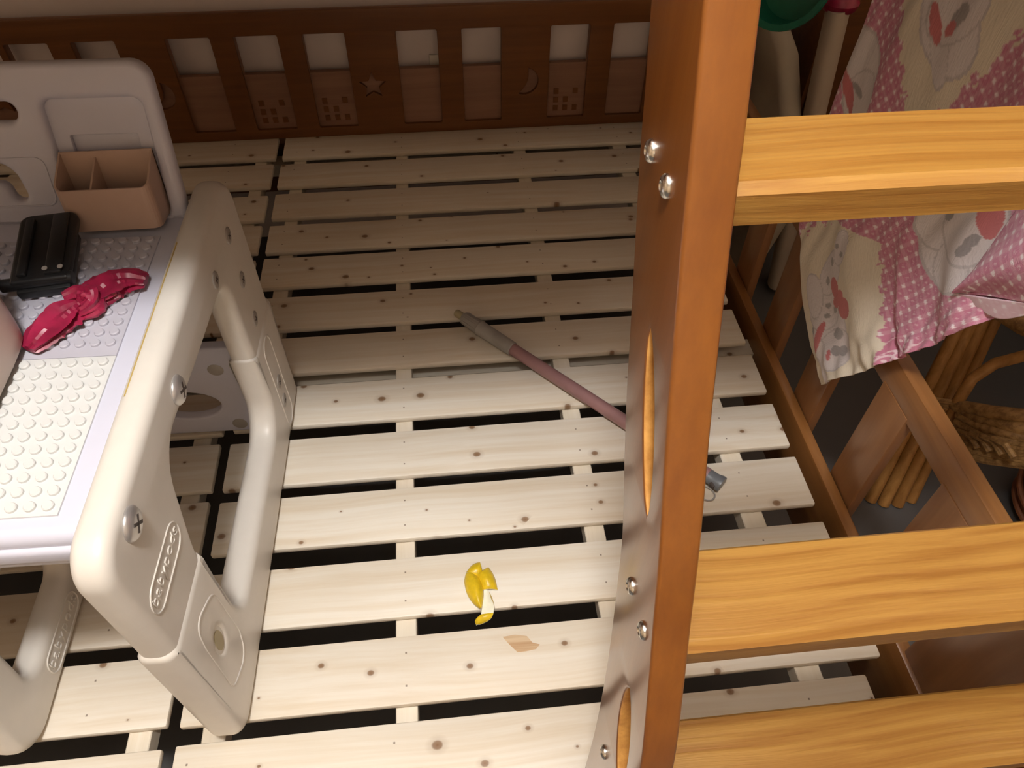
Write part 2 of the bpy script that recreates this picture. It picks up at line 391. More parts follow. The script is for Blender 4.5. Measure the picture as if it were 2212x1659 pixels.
for x in (-1.385, ):
    bpart(bevbox('end_board', (x - 0.01, 0.33, -0.16), (x + 0.01, 1.66, 0.30), 'stain_y', bed, 0.003))
# upper bunk
UY = 0.458
bpart(bevbox('upper_front_rail', (-1.40, UY, 0.905), (0.64, UY + 0.025, 1.31), 'stain_back', bed, 0.004))  # unseen rail, made deep to place the shadow edge on the slats
bpart(bevbox('upper_back_rail', (-1.40, 1.70, 1.17), (0.64, 1.725, 1.31), 'stain_back', bed, 0.004))
bpart(bevbox('upper_end_rail', (0.60, UY + 0.025, 1.17), (0.63, 1.70, 1.31), 'stain_y', bed, 0.004))
bpart(bevbox('upper_end_rail', (-1.40, UY + 0.025, 1.17), (-1.37, 1.70, 1.31), 'stain_y', bed, 0.004))
for k in range(10):
    y = UY + 0.04 + k * 0.119
    bpart(MB().box((-1.37, y, 1.195), (0.566, y + 0.095, 1.21)).build('upper_slat', 'stain_x', bed))
for y in (0.262, 1.69):
    pass
bpart(bevbox('side_brace', (0.60, 0.33, 1.17), (0.63, UY + 0.02, 1.25), 'stain_y', bed, 0.003))
bpart(bevbox('side_brace', (-1.40, 0.33, 1.17), (-1.37, UY + 0.02, 1.25), 'stain_y', bed, 0.003))
mt = bevbox('mattress', (-1.365, UY + 0.03, 1.2105), (0.562, 1.695, 1.34), 'mattress', None, 0.02, 3)
tag(mt, 'pale mattress lying on the upper bunk', 'mattress')

# ---------------------------------------------------------------- slat bases
BK = [1.7237, 1.604, 1.483, 1.365, 1.253, 1.130, 1.015, 0.893, 0.774, 0.660, 0.537, 0.418, 0.305]
SW, ST = 0.092, 0.012
def slat_base(x0, x1, battens, label, jit, shorts=None):
    e = empty('slat_base', ((x0 + x1) / 2, 0.96, -0.042)); tag(e, label, 'slat base', 'slat bases of the lower bunk')
    eo = e.location.copy(); me = None
    for k, yb in enumerate(BK):
        yb = yb + jit[k % len(jit)]
        lo = [x0, yb - SW, -ST]; hi = [x1, yb, 0]
        if shorts and k in shorts:
            hi[0] = shorts[k]
            o = bevbox('slat', lo, hi, 'pine', e, 0.003, 2, True)
        elif me is None:
            o = bevbox('slat', lo, hi, 'pine', e, 0.003, 2, True); me = o.data
        else:
            o = bpy.data.objects.new('slat', me); COL.objects.link(o); o.parent = e; o.location = [(p + q) / 2 for p, q in zip(lo, hi)]
        o.location -= eo
    for xa, xb in battens:
        o = bevbox('batten', (xa, 0.24, -ST - 0.029), (xb, 1.715, -ST - 0.0002), 'pine_y', e, 0.0015, 1, True); o.location -= eo
    return e
slat_base(-0.3825, 0.549, [(-0.356, -0.326), (-0.110, -0.081), (0.180, 0.211), (0.430, 0.465)], 'raw pine slat base with lemon peel and mop handle, nearer the ladder', [0, 0, 0, 0], {12: 0.5175})
slat_base(-1.33, -0.3985, [(-1.30, -1.27), (-1.02, -0.99), (-0.74, -0.71), (-0.449, -0.420)], 'raw pine slat base that carries the white play table', [0.002, 0.004, -0.003, 0.003, -0.002, 0.001, 0.004, -0.004])

# ---------------------------------------------------------------- ladder
XS, TH, K = 0.108, 0.024, 0.36
lad = empty('ladder', (XS + 0.2, 0.15, FLOOR)); tag(lad, 'honey coloured wooden ladder with flat treads leaning on the bunk bed', 'ladder')
LO = lad.location.copy()
back = [(1405, 0), (1393, 170), (1380, 340), (1365, 620), (1352, 850), (1347, 1000), (1343, 1150), (1331, 1270), (1318, 1380), (1303, 1480), (1283, 1580), (1262, 1659)]
front = [(1522, 0), (1500, 250), (1476, 500), (1455, 750), (1440, 950), (1425, 1200), (1412, 1350), (1400, 1500), (1385, 1659)]
pb = [at(u, v, 0, XS) for u, v in back]; pf = [at(u, v, 0, XS) for u, v in front]
pb = [(p.y, p.z) for p in pb]; pf = [(p.y, p.z) for p in pf]
def smooth_poly(p, n=6):
    out = []
    for i in range(len(p) - 1):
        p0 = p[max(i - 1, 0)]; p1 = p[i]; p2 = p[i + 1]; p3 = p[min(i + 2, len(p) - 1)]
        for k in range(n):
            t = k / n
            out.append(tuple(0.5 * ((2 * p1[j]) + (-p0[j] + p2[j]) * t + (2 * p0[j] - 5 * p1[j] + 4 * p2[j] - p3[j]) * t * t + (-p0[j] + 3 * p1[j] - 3 * p2[j] + p3[j]) * t ** 3) for j in range(2)))
    out.append(p[-1]); return out
topb = (pb[0][0] + (1.20 - pb[0][1]) * 0.235, 1.20); topf = (pf[0][0] + (1.23 - pf[0][1]) * 0.30, 1.23)
sb_ = (pb[0][0] - pb[2][0]) / (pb[0][1] - pb[2][1]); sf_ = (pf[0][0] - pf[2][0]) / (pf[0][1] - pf[2][1])
eb = [(pb[0][0] + d * sb_, pb[0][1] + d) for d in (0.30, 0.18, 0.08)]; ef = [(pf[0][0] + d * sf_, pf[0][1] + d) for d in (0.30, 0.18, 0.08)]
topb = (pb[0][0] + 0.34 * sb_, pb[0][1] + 0.34); topf = (pf[0][0] + 0.34 * sf_, pf[0][1] + 0.34)
backl = [topb] + eb + pb + [(0.1975, 0.0), (0.1945, -0.2), (0.194, FLOOR)]
frontl = [topf] + ef + pf + [(0.110, 0.36), (0.100, 0.25), (0.096, 0.0), (0.10, FLOOR)]
outl = smooth_poly(backl, 5) + list(reversed(smooth_poly(frontl, 5)))
def lens(top, bot, wid, n=18, skew=0.0):
    a, b = Vector(top), Vector(bot); d = (b - a); nr = Vector((-d.y, d.x)).normalized(); L1 = []; L2 = []
    for k in range(n + 1):
        t = k / n; h = wid / 2 * math.sin(math.pi * t) ** 0.6
        L1.append(tuple(a + d * t + nr * h)); 
        if 0 < k < n: L2.append(tuple(a + d * t - nr * h))
    return L1 + list(reversed(L2))
h1 = lens((0.281, 0.712), (0.223, 0.612), 0.022)
h2 = lens((0.1735, 0.452), (0.142, 0.33), 0.030)
h3 = lens((0.377, 0.995), (0.338, 0.885), 0.022)
def lpart(o): o.location = o.location - LO; return o
WID = 0.44
bolt_me = MB().lathe([(0.0062, 0), (0.0062, 0.0012), (0.0052, 0.0028), (0.0030, 0.0036), (0.0026, 0.0030)], n=14).mesh('bolt')
for p in bolt_me.polygons: p.use_smooth = True
bolt_me.set_sharp_from_angle(angle=0.7)
bolt_me.materials.append(M['metal'])
bolts = [(1407, 326), (1440, 402), (1364, 1266), (1389, 1362), (1305, 1624)]
bpos = [at(u, v, 0, XS - 0.0005) for u, v in bolts]; bpos.append(bpos[-1] + Vector((0, -0.033, 0.005)))
for side in (0, 1):
    xc = XS + TH / 2 + (WID if side else 0)
    st = lpart(plate('side_rail', outl, [h1, h2, h3], TH, 0.0025, 'YZ', xc, 'stain_z', lad))
    st.data.materials.append(M['lit_cutwood'])
    for pg in st.data.polygons:
        if abs(pg.normal.x) < 0.75 and any(min((pg.center.y - a) ** 2 + (pg.center.z - b) ** 2 for a, b in hh) < 0.0055 ** 2 for hh in (h1, h2, h3)): pg.material_index = 1  # hole walls take the brightened, lit-looking stain
    for p in bpos:
        b = bpy.data.objects.new('bolt', bolt_me); COL.objects.link(b); b.parent = st
        b.location = Vector((XS if side == 0 else XS + TH + WID, p.y, p.z)); b.rotation_euler = (0, -math.pi / 2 if side == 0 else math.pi / 2, 0)
# treads: (back edge y, front edge y, top z)
RT = 0.021
r1c = (bpos[0].y + bpos[1].y) / 2
rungs = [(0.425, 0.360, 1.055), (0.3425, 0.2795, 1 - 0.1985), (0.2335, 0.164, 1 - 0.4590), (0.1935, 0.128, 1 - 0.7080), (0.190, 0.124, 0.03)]
for yb, yf, zt in rungs:
    me = bpy.data.meshes.new('tread'); bm = bmesh.new(); xa, xb = XS + TH + 0.0003, XS + WID - 0.0003
    prof = [(yb, zt - 0.002), (yb - 0.002, zt), (yf + 0.006, zt), (yf, zt - 0.004), (yf, zt - RT), (yb, zt - RT)]
    vs0 = [bm.verts.new((xa - LO.x, y - LO.y, z - LO.z)) for y, z in prof]; vs1 = [bm.verts.new((xb - LO.x, y - LO.y, z - LO.z)) for y, z in prof]
    n = len(prof)
    for i in range(n): bm.faces.new((vs0[i], vs0[(i + 1) % n], vs1[(i + 1) % n], vs1[i]))
    bm.faces.new(vs0); bm.faces.new(vs1); bmesh.ops.recalc_face_normals(bm, faces=bm.faces); bm.to_mesh(me); bm.free()
    link('tread', me, 'stain_x', lad)

# ---------------------------------------------------------------- play table
PX, PT = -0.289, 0.036
desk = empty('play_table', (-0.62, 0.59, 0.0)); tag(desk, 'white plastic play table with studded top and raised back board', 'table')
DO = desk.location.copy()
def dpart(o): o.location = o.location - DO; return o
hole = rpoly([(0.446, 0.092, 0.03), (0.757, 0.080, 0.05), (0.758, 0.365, 0.035), (0.60, 0.378, 0.1), (0.472, 0.394, 0.05), (0.430, 0.27, 0.15), (0.434, 0.13, 0.03)], 8)
pan_out = rpoly([(0.312, 0.0, 0.035), (0.893, 0.0, 0.02), (0.893, 0.451, 0.05), (0.312, 0.451, 0.04)], 9)
screw_b = MB().lathe([(0.0165, 0), (0.0165, 0.002), (0.014, 0.005), (0.008, 0.0068), (0.002, 0.0072)], n=24).mesh('screw')
screw_s = MB().lathe([(0.0115, 0), (0.0115, 0.0012), (0.009, 0.002), (0.002, 0.0022)], n=20).mesh('screw')
for q, m_ in ((screw_b, 'screw'), (screw_s, 'screw_d')):
    for p in q.polygons: p.use_smooth = True
    q.materials.append(M[m_])
cross = MB().box((-0.0085, -0.0016, 0), (0.0085, 0.0016, 0.0004)).box((-0.0016, -0.0085, 0), (0.0016, 0.0085, 0.0004)).mesh('cross_slot'); cross.materials.append(M['slot'])
def side(xo, s):
    """side panel whose outer face is at xo, outward direction s"""
    pn = dpart(plate('side_panel', pan_out, [hole], PT, 0.0135, 'YZ', xo - s * PT / 2, 'plastic', desk, 5))
    def sub(o): o.parent = pn; return o
    sleeve = sub(plate('leg_sleeve', rpoly([(0.3085, 0.001, 0.034), (0.8955, 0.001, 0.02), (0.8955, 0.222, 0.006), (0.7545, 0.222, 0.004), (0.7560, 0.083, 0.05), (0.447, 0.0945, 0.03), (0.4345, 0.13, 0.02), (0.4325, 0.270, 0.005), (0.3085, 0.277, 0.010)], 8), [[(0.3745 + 0.0085 * math.cos(2 * math.pi * k / 20), 0.159 + 0.017 * math.sin(2 * math.pi * k / 20)) for k in range(20)]], PT + 0.005, 0.013, 'YZ', xo - s * PT / 2, 'plastic'))
    xf = xo + s * 0.0022
    sub(plate('plug_floor', [(0.3745 + 0.0095 * math.cos(2 * math.pi * k / 20), 0.159 + 0.018 * math.sin(2 * math.pi * k / 20)) for k in range(20)], [], 0.001, 0.0002, 'YZ', xo + s * 0.0004, 'khaki'))
    sh = rpoly([(0.3435, 0.085, 0.02), (0.395, 0.060, 0.025), (0.4105, 0.10, 0.03), (0.4105, 0.215, 0.03), (0.355, 0.245, 0.025), (0.3475, 0.20, 0.03)], 6)
    c = Vector((0.378, 0.152)); shi = [tuple(c + (Vector(p) - c) * 0.955) for p in sh]
    sub(plate('foot_ridge', sh, [shi], 0.003, 0.0014, 'YZ', xf, 'plastic'))
    pl_ = rpoly([(0.792, 0.012, 0.022), (0.838, 0.012, 0.022), (0.838, 0.205, 0.022), (0.792, 0.205, 0.022)], 6)
    c = Vector((0.815, 0.108)); pli = [(c.x + (p[0] - c.x) * 0.86, c.y + (p[1] - c.y) * 0.96) for p in pl_]
    sub(plate('leg_ridge', pl_, [pli], 0.003, 0.0013, 'YZ', xf, 'plastic'))
    tp = rpoly([(0.328, 0.321, 0.02), (0.424, 0.318, 0.02), (0.424, 0.355, 0.02), (0.328, 0.358, 0.02)], 6)
    c = Vector((0.376, 0.338)); tpi = [(c.x + (p[0] - c.x) * 0.97, c.y + (p[1] - c.y) * 0.93) for p in tp]
    sub(plate('name_ridge', tp, [tpi], 0.0026, 0.0011, 'YZ', xo, 'plastic'))
    tx = sub(text_mesh('lettering', 'babypods', 0.0205, 0.0006, 'plastic', None))
    tx.location = (xo + s * 0.0006, 0.376, 0.3405); tx.rotation_euler = (math.radians(-1.5), 0, 0 if s > 0 else math.pi)
    ry = math.pi / 2 * s
    for (y, z, big, rot) in ((0.5395, 0.4103, 1, 0.5), (0.3726, 0.4243, 1, 0.2), (0.8203, 0.3924, 0, 0.3), (0.7315, 0.3934, 0, 0.7), (0.8162, 0.3205, 0, 0.1), (0.8132, 0.2492, 0, 0.9), (0.8135, 0.110, 0, 0.2), (0.810, 0.0685, 0, 0.5)):
        o = bpy.data.objects.new('screw', screw_b if big else screw_s); COL.objects.link(o); o.parent = pn; dx_ = 0.0022 if z < 0.2 else -0.0004; o.location = (xo + s * dx_, y, z); o.rotation_euler = (0, ry, 0)
        o2 = bpy.data.objects.new('cross_slot', cross); COL.objects.link(o2); o2.parent = pn
        o2.location = (xo + s * ((0.0064 if big else 0.0016) + (0.0026 if z < 0.2 else 0)), y, z); o2.rotation_euler = (rot, ry, 0) if 0 else Matrix.Rotation(rot, 3, 'X').to_4x4().to_3x3().to_euler()
        o2.rotation_euler = (Matrix.Rotation(rot * s + 0.6, 3, 'X') @ Matrix.Rotation(ry, 3, 'Y')).to_euler()
        sc_ = 1.0 if big else 0.55; o2.scale = (sc_, sc_, 1)
    return pn
side(PX, 1)
LX = -0.95
side(LX, -1)
XR = PX - PT + 0.001; XL = LX + PT - 0.001
ZT = 0.427
dpart(bevbox('table_top', (XL, 0.362, 0.372), (XR, 0.826, ZT), 'plastic_w', desk, 0.012, 4))
dpart(bevbox('front_lip', (XL, 0.357, 0.390), (XR, 0.372, 0.412), 'plastic_w', desk, 0.006, 3))
def stud_plate(y0, y1, mat):
    mb = MB(); px1 = XR - 0.029; z0 = ZT; zt = ZT + 0.0022; P = 0.0158
    x0 = XL + 0.029
    mb.box((x0, y0, z0 - 0.004), (px1, y1, zt))
    n = 14; x = px1 - 0.010
    while x > x0 + 0.008:
        y = y1 - 0.009
        while y > y0 + 0.006:
            vs = []; R = 0.0052
            for rr, zz in ((R, zt), (R, zt + 0.0026), (R * 0.82, zt + 0.0036)):
                vs += [(x + rr * math.cos(2 * math.pi * k / n), y + rr * math.sin(2 * math.pi * k / n), zz) for k in range(n)]
            fs = [(i * n + k, i * n + (k + 1) % n, (i + 1) * n + (k + 1) % n, (i + 1) * n + k) for i in range(2) for k in range(n)] + [tuple(2 * n + k for k in range(n))]
            mb.add(vs, fs); y -= P
        x -= P
    me = bpy.data.meshes.new('stud_plate'); me.from_pydata(mb.v, [], mb.f); me.update()
    return dpart(link('stud_plate', me, mat, desk, 30))
stud_plate(0.3835, 0.5755, 'plate_w')
stud_plate(0.5762, 0.777, 'plate_l')
# brass coloured gap line and sticker strip inside the rim
dpart(MB().tube([(PX - PT + 0.0075, 0.50, 0.4496), (PX - PT + 0.0075, 0.735, 0.4496)], 0.0008, 8).build('rim_seam', 'brass', desk))
# back board, leaning backwards
bb = empty('tmp_bb')
LEAN = math.radians(17)
BBH = 0.186
bbm = Matrix.Translation((0, 0.826, ZT - 0.004)) @ Matrix.Rotation(-LEAN, 4, 'X')
def bbplate(name, out, holes, th, bev, off, mat):
    o = plate(name, out, holes, th, bev, 'XZ', off, mat, None)
    o.data.transform(bbm); o.parent = desk; o.location = -DO; return o
cut1 = rpoly([(-0.60, 0.122, 0.012), (-0.492, 0.122, 0.011), (-0.492, 0.144, 0.02), (-0.60, 0.144, 0.012)], 6)
cut2 = rpoly([(-0.62, 0.052, 0.01), (-0.535, 0.052, 0.012), (-0.53, 0.028, 0.01), (-0.512, 0.030, 0.009), (-0.52, 0.075, 0.025), (-0.62, 0.077, 0.01)], 6)
inset = rpoly([(-0.463, 0.004, 0.01), (-0.349, 0.004, 0.01), (-0.349, 0.145, 0.012), (-0.463, 0.145, 0.012)], 6)
insetL = rpoly([(-0.90, 0.022, 0.01), (-0.478, 0.022, 0.012), (-0.478, 0.082, 0.012), (-0.90, 0.082, 0.01)], 6)
hslot = rect(-0.445, -0.366, 0.082, 0.103, 0.002)
outer = rpoly([(XL - 0.004, -0.004, 0.005), (XR - 0.004, -0.004, 0.005), (XR - 0.008, BBH, 0.022), (XL - 0.004, BBH, 0.022)], 8)
core = bbplate('back_board', outer, [inset, cut1, cut2], 0.022, 0.008, 0.0, 'plastic_w')
bbplate('board_backing', rpoly([(XL + 0.006, -0.002, 0.005), (XR - 0.014, -0.002, 0.005), (XR - 0.018, BBH - 0.012, 0.02), (XL + 0.006, BBH - 0.012, 0.02)], 6), [hslot, cut1, cut2], 0.006, 0.001, 0.003, 'plastic_w')
bpy.data.objects.remove(bb)
bbplate('slot_floor', rect(-0.455, -0.356, 0.07, 0.112), [], 0.003, 0.0005, 0.0085, 'plastic_w')
cL = Vector((-0.689, 0.052)); insetLi = [(cL.x + (p[0] - cL.x) * 0.992, cL.y + (p[1] - cL.y) * 0.93) for p in insetL]
bbplate('board_ridge', insetL, [insetLi], 0.0022, 0.0006, -0.0112, 'plastic_w')
# lower cross panel between the side panels
oval = [(-0.435 + 0.052 * math.cos(2 * math.pi * k / 28), 0.078 + 0.032 * math.sin(2 * math.pi * k / 28)) for k in range(28)]
cp = dpart(plate('cross_panel', rect(XL - 0.002, XR + 0.002, 0.008, 0.206, 0.006), [oval], 0.018, 0.004, 'XZ', 0.808, 'plastic_w', desk))
for x, z in ((-0.368, 0.160), (-0.366, 0.028), (-0.52, 0.160)):
    o = MB().lathe([(0.012, 0), (0.012, 0.001), (0.010, 0.0016)], n=20).build('screw_cap', 'screw_d', cp, 40); o.rotation_euler = (math.pi / 2, 0, 0); o.location = (x, 0.7995, z)
dpart(bevbox('under_rail', (XL, 0.79, 0.3), (XR, 0.812, 0.375), 'plastic_w', desk, 0.004))
desk.rotation_euler = (0, 0, math.radians(-1.3))

# things on the table
pen = empty('pen_box', (-0.399, 0.815, 0.4355)); tag(pen, 'small peach open box with a divider, hooked on the table back board', 'organiser box')
m_ = MB(); T = 0.0022
def pbox(m, lo, hi): m.box(lo, hi)
W_, D_, Hb, Hf = 0.108, 0.050, 0.080, 0.053
m_ = MB()
def wallquad(m, a, b, th, zl, zr):
    a, b = Vector(a), Vector(b); d = (b - a).normalized(); n = Vector((-d.y, d.x)) * th
    vs = [(a.x, a.y, 0), (b.x, b.y, 0), (b.x + n.x, b.y + n.y, 0), (a.x + n.x, a.y + n.y, 0), (a.x, a.y, zl), (b.x, b.y, zr), (b.x + n.x, b.y + n.y, zr), (a.x + n.x, a.y + n.y, zl)]
    m.add(vs, [(3, 2, 1, 0), (4, 5, 6, 7), (0, 1, 5, 4), (1, 2, 6, 5), (2, 3, 7, 6), (3, 0, 4, 7)])
# walls follow the box outline with rounded front corners
ol = rpoly([(-W_ / 2, D_ / 2, 0), (-W_ / 2, -D_ / 2, 0.010), (W_ / 2, -D_ / 2, 0.010), (W_ / 2, D_ / 2, 0)], 5)
def hz(y): return Hf + (Hb - Hf) * (y + D_ / 2) / D_
for i in range(len(ol) - 1):
    a, b = ol[i], ol[i + 1]; wallquad(m_, a, b, T, hz(a[1]), hz(b[1]))
wallquad(m_, ol[-1], ol[0], T, Hb, Hb)
m_.build('box_body', 'peach', pen)
MB().add([(x, y, z) for z in (0, 0.002) for x, y in ol], [tuple(range(len(ol))), tuple(len(ol) + i for i in range(len(ol)))]).build('box_floor', 'peach', pen)
m2 = MB(); wallquad(m2, (-0.015, D_ / 2 - T), (-0.015, -D_ / 2 + T), T, Hb - 0.007, Hf - 0.004); m2.build('divider', 'peach', pen)
pen.rotation_euler = (math.radians(-8), 0, 0); pen.location = (-0.399, 0.801, 0.4335)

tub = empty('storage_bin', (-0.556, 0.512, ZT + 0.0065)); tag(tub, 'large pale peach plastic bin at the left end of the table', 'bin')
MB().lathe([(0.100, 0), (0.107, 0.002), (0.111, 0.008), (0.112, 0.02), (0.114, 0.115), (0.117, 0.118), (0.117, 0.124), (0.110, 0.124), (0.106, 0.03), (0.09, 0.01)], n=56, sx=1.0, sy=0.93, power=7).build('bin_body', 'peach_l', tub, 40)

bs = empty('hinged_clip', (-0.455, 0.725, ZT + 0.006)); tag(bs, 'black plastic hinged clip lying on the studded table top', 'clip')
plate('clip_plate', rpoly([(-0.031, -0.052, 0.004), (0.031, -0.052, 0.004), (0.032, 0.056, 0.012), (-0.032, 0.056, 0.012)], 6), [], 0.012, 0.004, 'XY', 0.016, 'black', bs)
bevbox('clip_rib', (-0.022, -0.045, 0.021), (-0.012, 0.045, 0.027), 'black', bs, 0.002)
bevbox('clip_rib', (0.006, -0.045, 0.021), (0.024, 0.05, 0.025), 'black', bs, 0.002)
bevbox('clip_base', (-0.027, -0.058, 0.0), (0.030, 0.03, 0.012), 'black', bs, 0.003)
MB().tube([(-0.041, -0.046, 0.014), (0.033, -0.046, 0.014)], 0.0075, 14).build('hinge_bar', 'black', bs, 40)
for x in (0.008, 0.024): MB().lathe([(0.003, 0), (0.003, 0.001)], n=10).build('pin', 'screw_d', bs, 40).location = (x, -0.040, 0.0265)
bs.rotation_euler = (math.radians(7), 0, math.radians(7))
bs.location = (-0.457, 0.722, ZT + 0.0125)

# knotted pink film
pk = [at(60, 752, 2, ZT + 0.012), at(95, 712, 2, ZT + 0.016), at(135, 672, 2, ZT + 0.020), at(165, 650, 2, ZT + 0.022), at(195, 632, 2, ZT + 0.022), at(235, 608, 2, ZT + 0.020), at(275, 597, 2, ZT + 0.018), at(312, 598, 2, ZT + 0.016)]
film = empty('knotted_film', (pk[3].x, pk[3].y, ZT + 0.006)); tag(film, 'twisted magenta plastic film tied in a knot on the table', 'plastic film')
FO = film.location.copy()
def crumple(name, pts, wid, hgt, seed, fold):
    rnd = random.Random(seed); vs = []; fs = []; n = 22
    P = smooth_poly([(p.x, p.y) for p in pts], 6); Wd = smooth_poly([(a, b) for a, b in zip(wid, hgt)], 6)
    ph = [rnd.uniform(0, 6.28) for _ in range(6)]
    for i, (x, y) in enumerate(P):
        j0, j1 = max(i - 1, 0), min(i + 1, len(P) - 1); d = Vector((P[j1][0] - P[j0][0], P[j1][1] - P[j0][1])).normalized(); nr = Vector((-d.y, d.x))
        wv, hv = Wd[i]
        for k in range(n):
            q = 2 * math.pi * k / n
            f = 1 + fold * (0.5 * math.sin(5 * q + ph[0] + i * 0.12) + 0.35 * math.sin(9 * q + ph[1] - i * 0.2) + 0.2 * rnd.uniform(-1, 1))
            a = nr * (math.cos(q) * wv * f); z = max(hv * (1 + math.sin(q) * f), 0.0005)
            vs.append((x + a.x - FO.x, y + a.y - FO.y, z))
    L_ = len(P)
    for i in range(L_ - 1):
        for k in range(n): fs.append((i * n + k, i * n + (k + 1) % n, (i + 1) * n + (k + 1) % n, (i + 1) * n + k))
    fs.append(tuple(range(n))); fs.append(tuple((L_ - 1) * n + k for k in range(n)))
    return MB().add(vs, fs).build(name, 'pinkbag', film, 16)
crumple('film_tail', pk[:4], [0.008, 0.018, 0.019, 0.009], [0.004, 0.007, 0.009, 0.008], 1, 0.5)
crumple('film_tail', pk[3:], [0.009, 0.016, 0.021, 0.016, 0.009], [0.008, 0.009, 0.009, 0.007, 0.004], 2, 0.5)
kp = [pk[3] + Vector((math.cos(t) * 0.017, math.sin(t) * 0.011, 0)) for t in (2.6, 1.6, 0.6, -0.4, -1.4)]
crumple('film_knot', kp, [0.006, 0.010, 0.010, 0.010, 0.006], [0.010, 0.012, 0.013, 0.010, 0.006], 3, 0.4)

# ---------------------------------------------------------------- small chair in front of the table
ch = empty('play_chair', (-0.70, 0.44, 0)); tag(ch, 'white and peach plastic child chair tucked under the play table', 'chair')
CO = ch.location.copy()
c_out = rpoly([(0.296, 0.0, 0.05), (0.60, 0.0, 0.04), (0.585, 0.25, 0.05), (0.32, 0.25, 0.05)], 8)
c_hole = rpoly([(0.378, 0.068, 0.02), (0.535, 0.066, 0.02), (0.525, 0.19, 0.03), (0.392, 0.19, 0.03)], 7)
for xo, s in ((-0.545, 1), (-0.86, -1)):
    o = plate('side_panel', c_out, [c_hole], 0.036, 0.014, 'YZ', xo - s * 0.018, 'plastic', ch, 5); o.location -= CO
    sh = rpoly([(0.40, 0.016, 0.015), (0.51, 0.016, 0.015), (0.51, 0.052, 0.015), (0.40, 0.052, 0.015)], 6)
    c = Vector((0.455, 0.034)); shi = [(c.x + (p[0] - c.x) * 0.96, c.y + (p[1] - c.y) * 0.90) for p in sh]
    q = plate('name_ridge', sh, [shi], 0.003, 0.0012, 'YZ', xo, 'plastic'); q.parent = o
    t = text_mesh('lettering', 'babypods', 0.024, 0.0011, 'plastic', o); t.location = (xo + s * 0.0005, 0.455, 0.036); t.rotation_euler = (0, 0, 0 if s > 0 else math.pi)
o = bevbox('seat', (-0.825, 0.325, 0.222), (-0.58, 0.585, 0.246), 'peach_l', ch, 0.010, 3); o.location -= CO
o = bevbox('backrest', (-0.825, 0.318, 0.246), (-0.58, 0.338, 0.42), 'peach_l', ch, 0.009, 3); o.location -= CO

# ---------------------------------------------------------------- mop handle
pa = at(987, 676, 2, 0.016); pz = at(1556, 1044, 2, 0.014)
pole = empty('mop_handle', ((pa.x + pz.x) / 2, (pa.y + pz.y) / 2, 0)); tag(pole, 'dusty pink mop handle with grey grip lying across the slats', 'mop handle')
PO = pole.location.copy(); dv = (pz - pa); Lp = dv.length; dv.normalize()
def on(t): return pa + dv * (t * Lp) - PO + Vector((0, 0, -0.0005))
MB().tube([on(-0.004), on(0.0), on(0.03), on(0.05)], [0.0065, 0.0075, 0.0075, 0.007], 12).build('thread_tip', 'khaki', pole, 40)
MB().tube([on(0.030), on(0.036), on(0.05), on(0.10), on(0.106), on(0.112), on(0.24), on(0.243), on(0.246)], [0.010, 0.0125, 0.0128, 0.0140, 0.0155, 0.0142, 0.0135, 0.0135, 0.0125], 18).build('grip', 'grip', pole, 40)
sd = Vector((-dv.y, dv.x, 0))
for k in range(5):
    q = math.radians(20 + 35 * k); off = sd * math.cos(q) * 0.0128 + Vector((0, 0, math.sin(q) * 0.0128))
    MB().tube([on(0.042) + off, on(0.098) + off], 0.0016, 6).build('grip_rib', 'grip', pole)
MB().tube([on(0.24), on(0.962)], 0.0115, 18).build('tube', 'tube', pole, 40)
MB().tube([on(0.945), on(0.952), on(0.97), on(0.985), on(1.0), on(1.006)], [0.0122, 0.0128, 0.0122, 0.0122, 0.0145, 0.0138], 18, flat=0.85).build('end_cap', 'hook', pole, 40)
MB().tube([on(0.962) + Vector((0, 0, -0.0005)) - sd * 0.002 , on(0.985) - sd * 0.008, on(0.996) - sd * 0.012], [0.0045, 0.0062, 0.0045], 12).build('hang_hole', 'slot', pole, 40)
ring = [on(0.985) - sd * 0.012 + dv * 0.014 * math.cos(t) - sd * 0.012 * (1 - math.sin(t)) + Vector((0, 0, -0.010)) for t in [2 * math.pi * k / 20 for k in range(21)]]
MB().tube(ring, 0.0013, 6).build('hang_loop', 'grip', pole, 40)

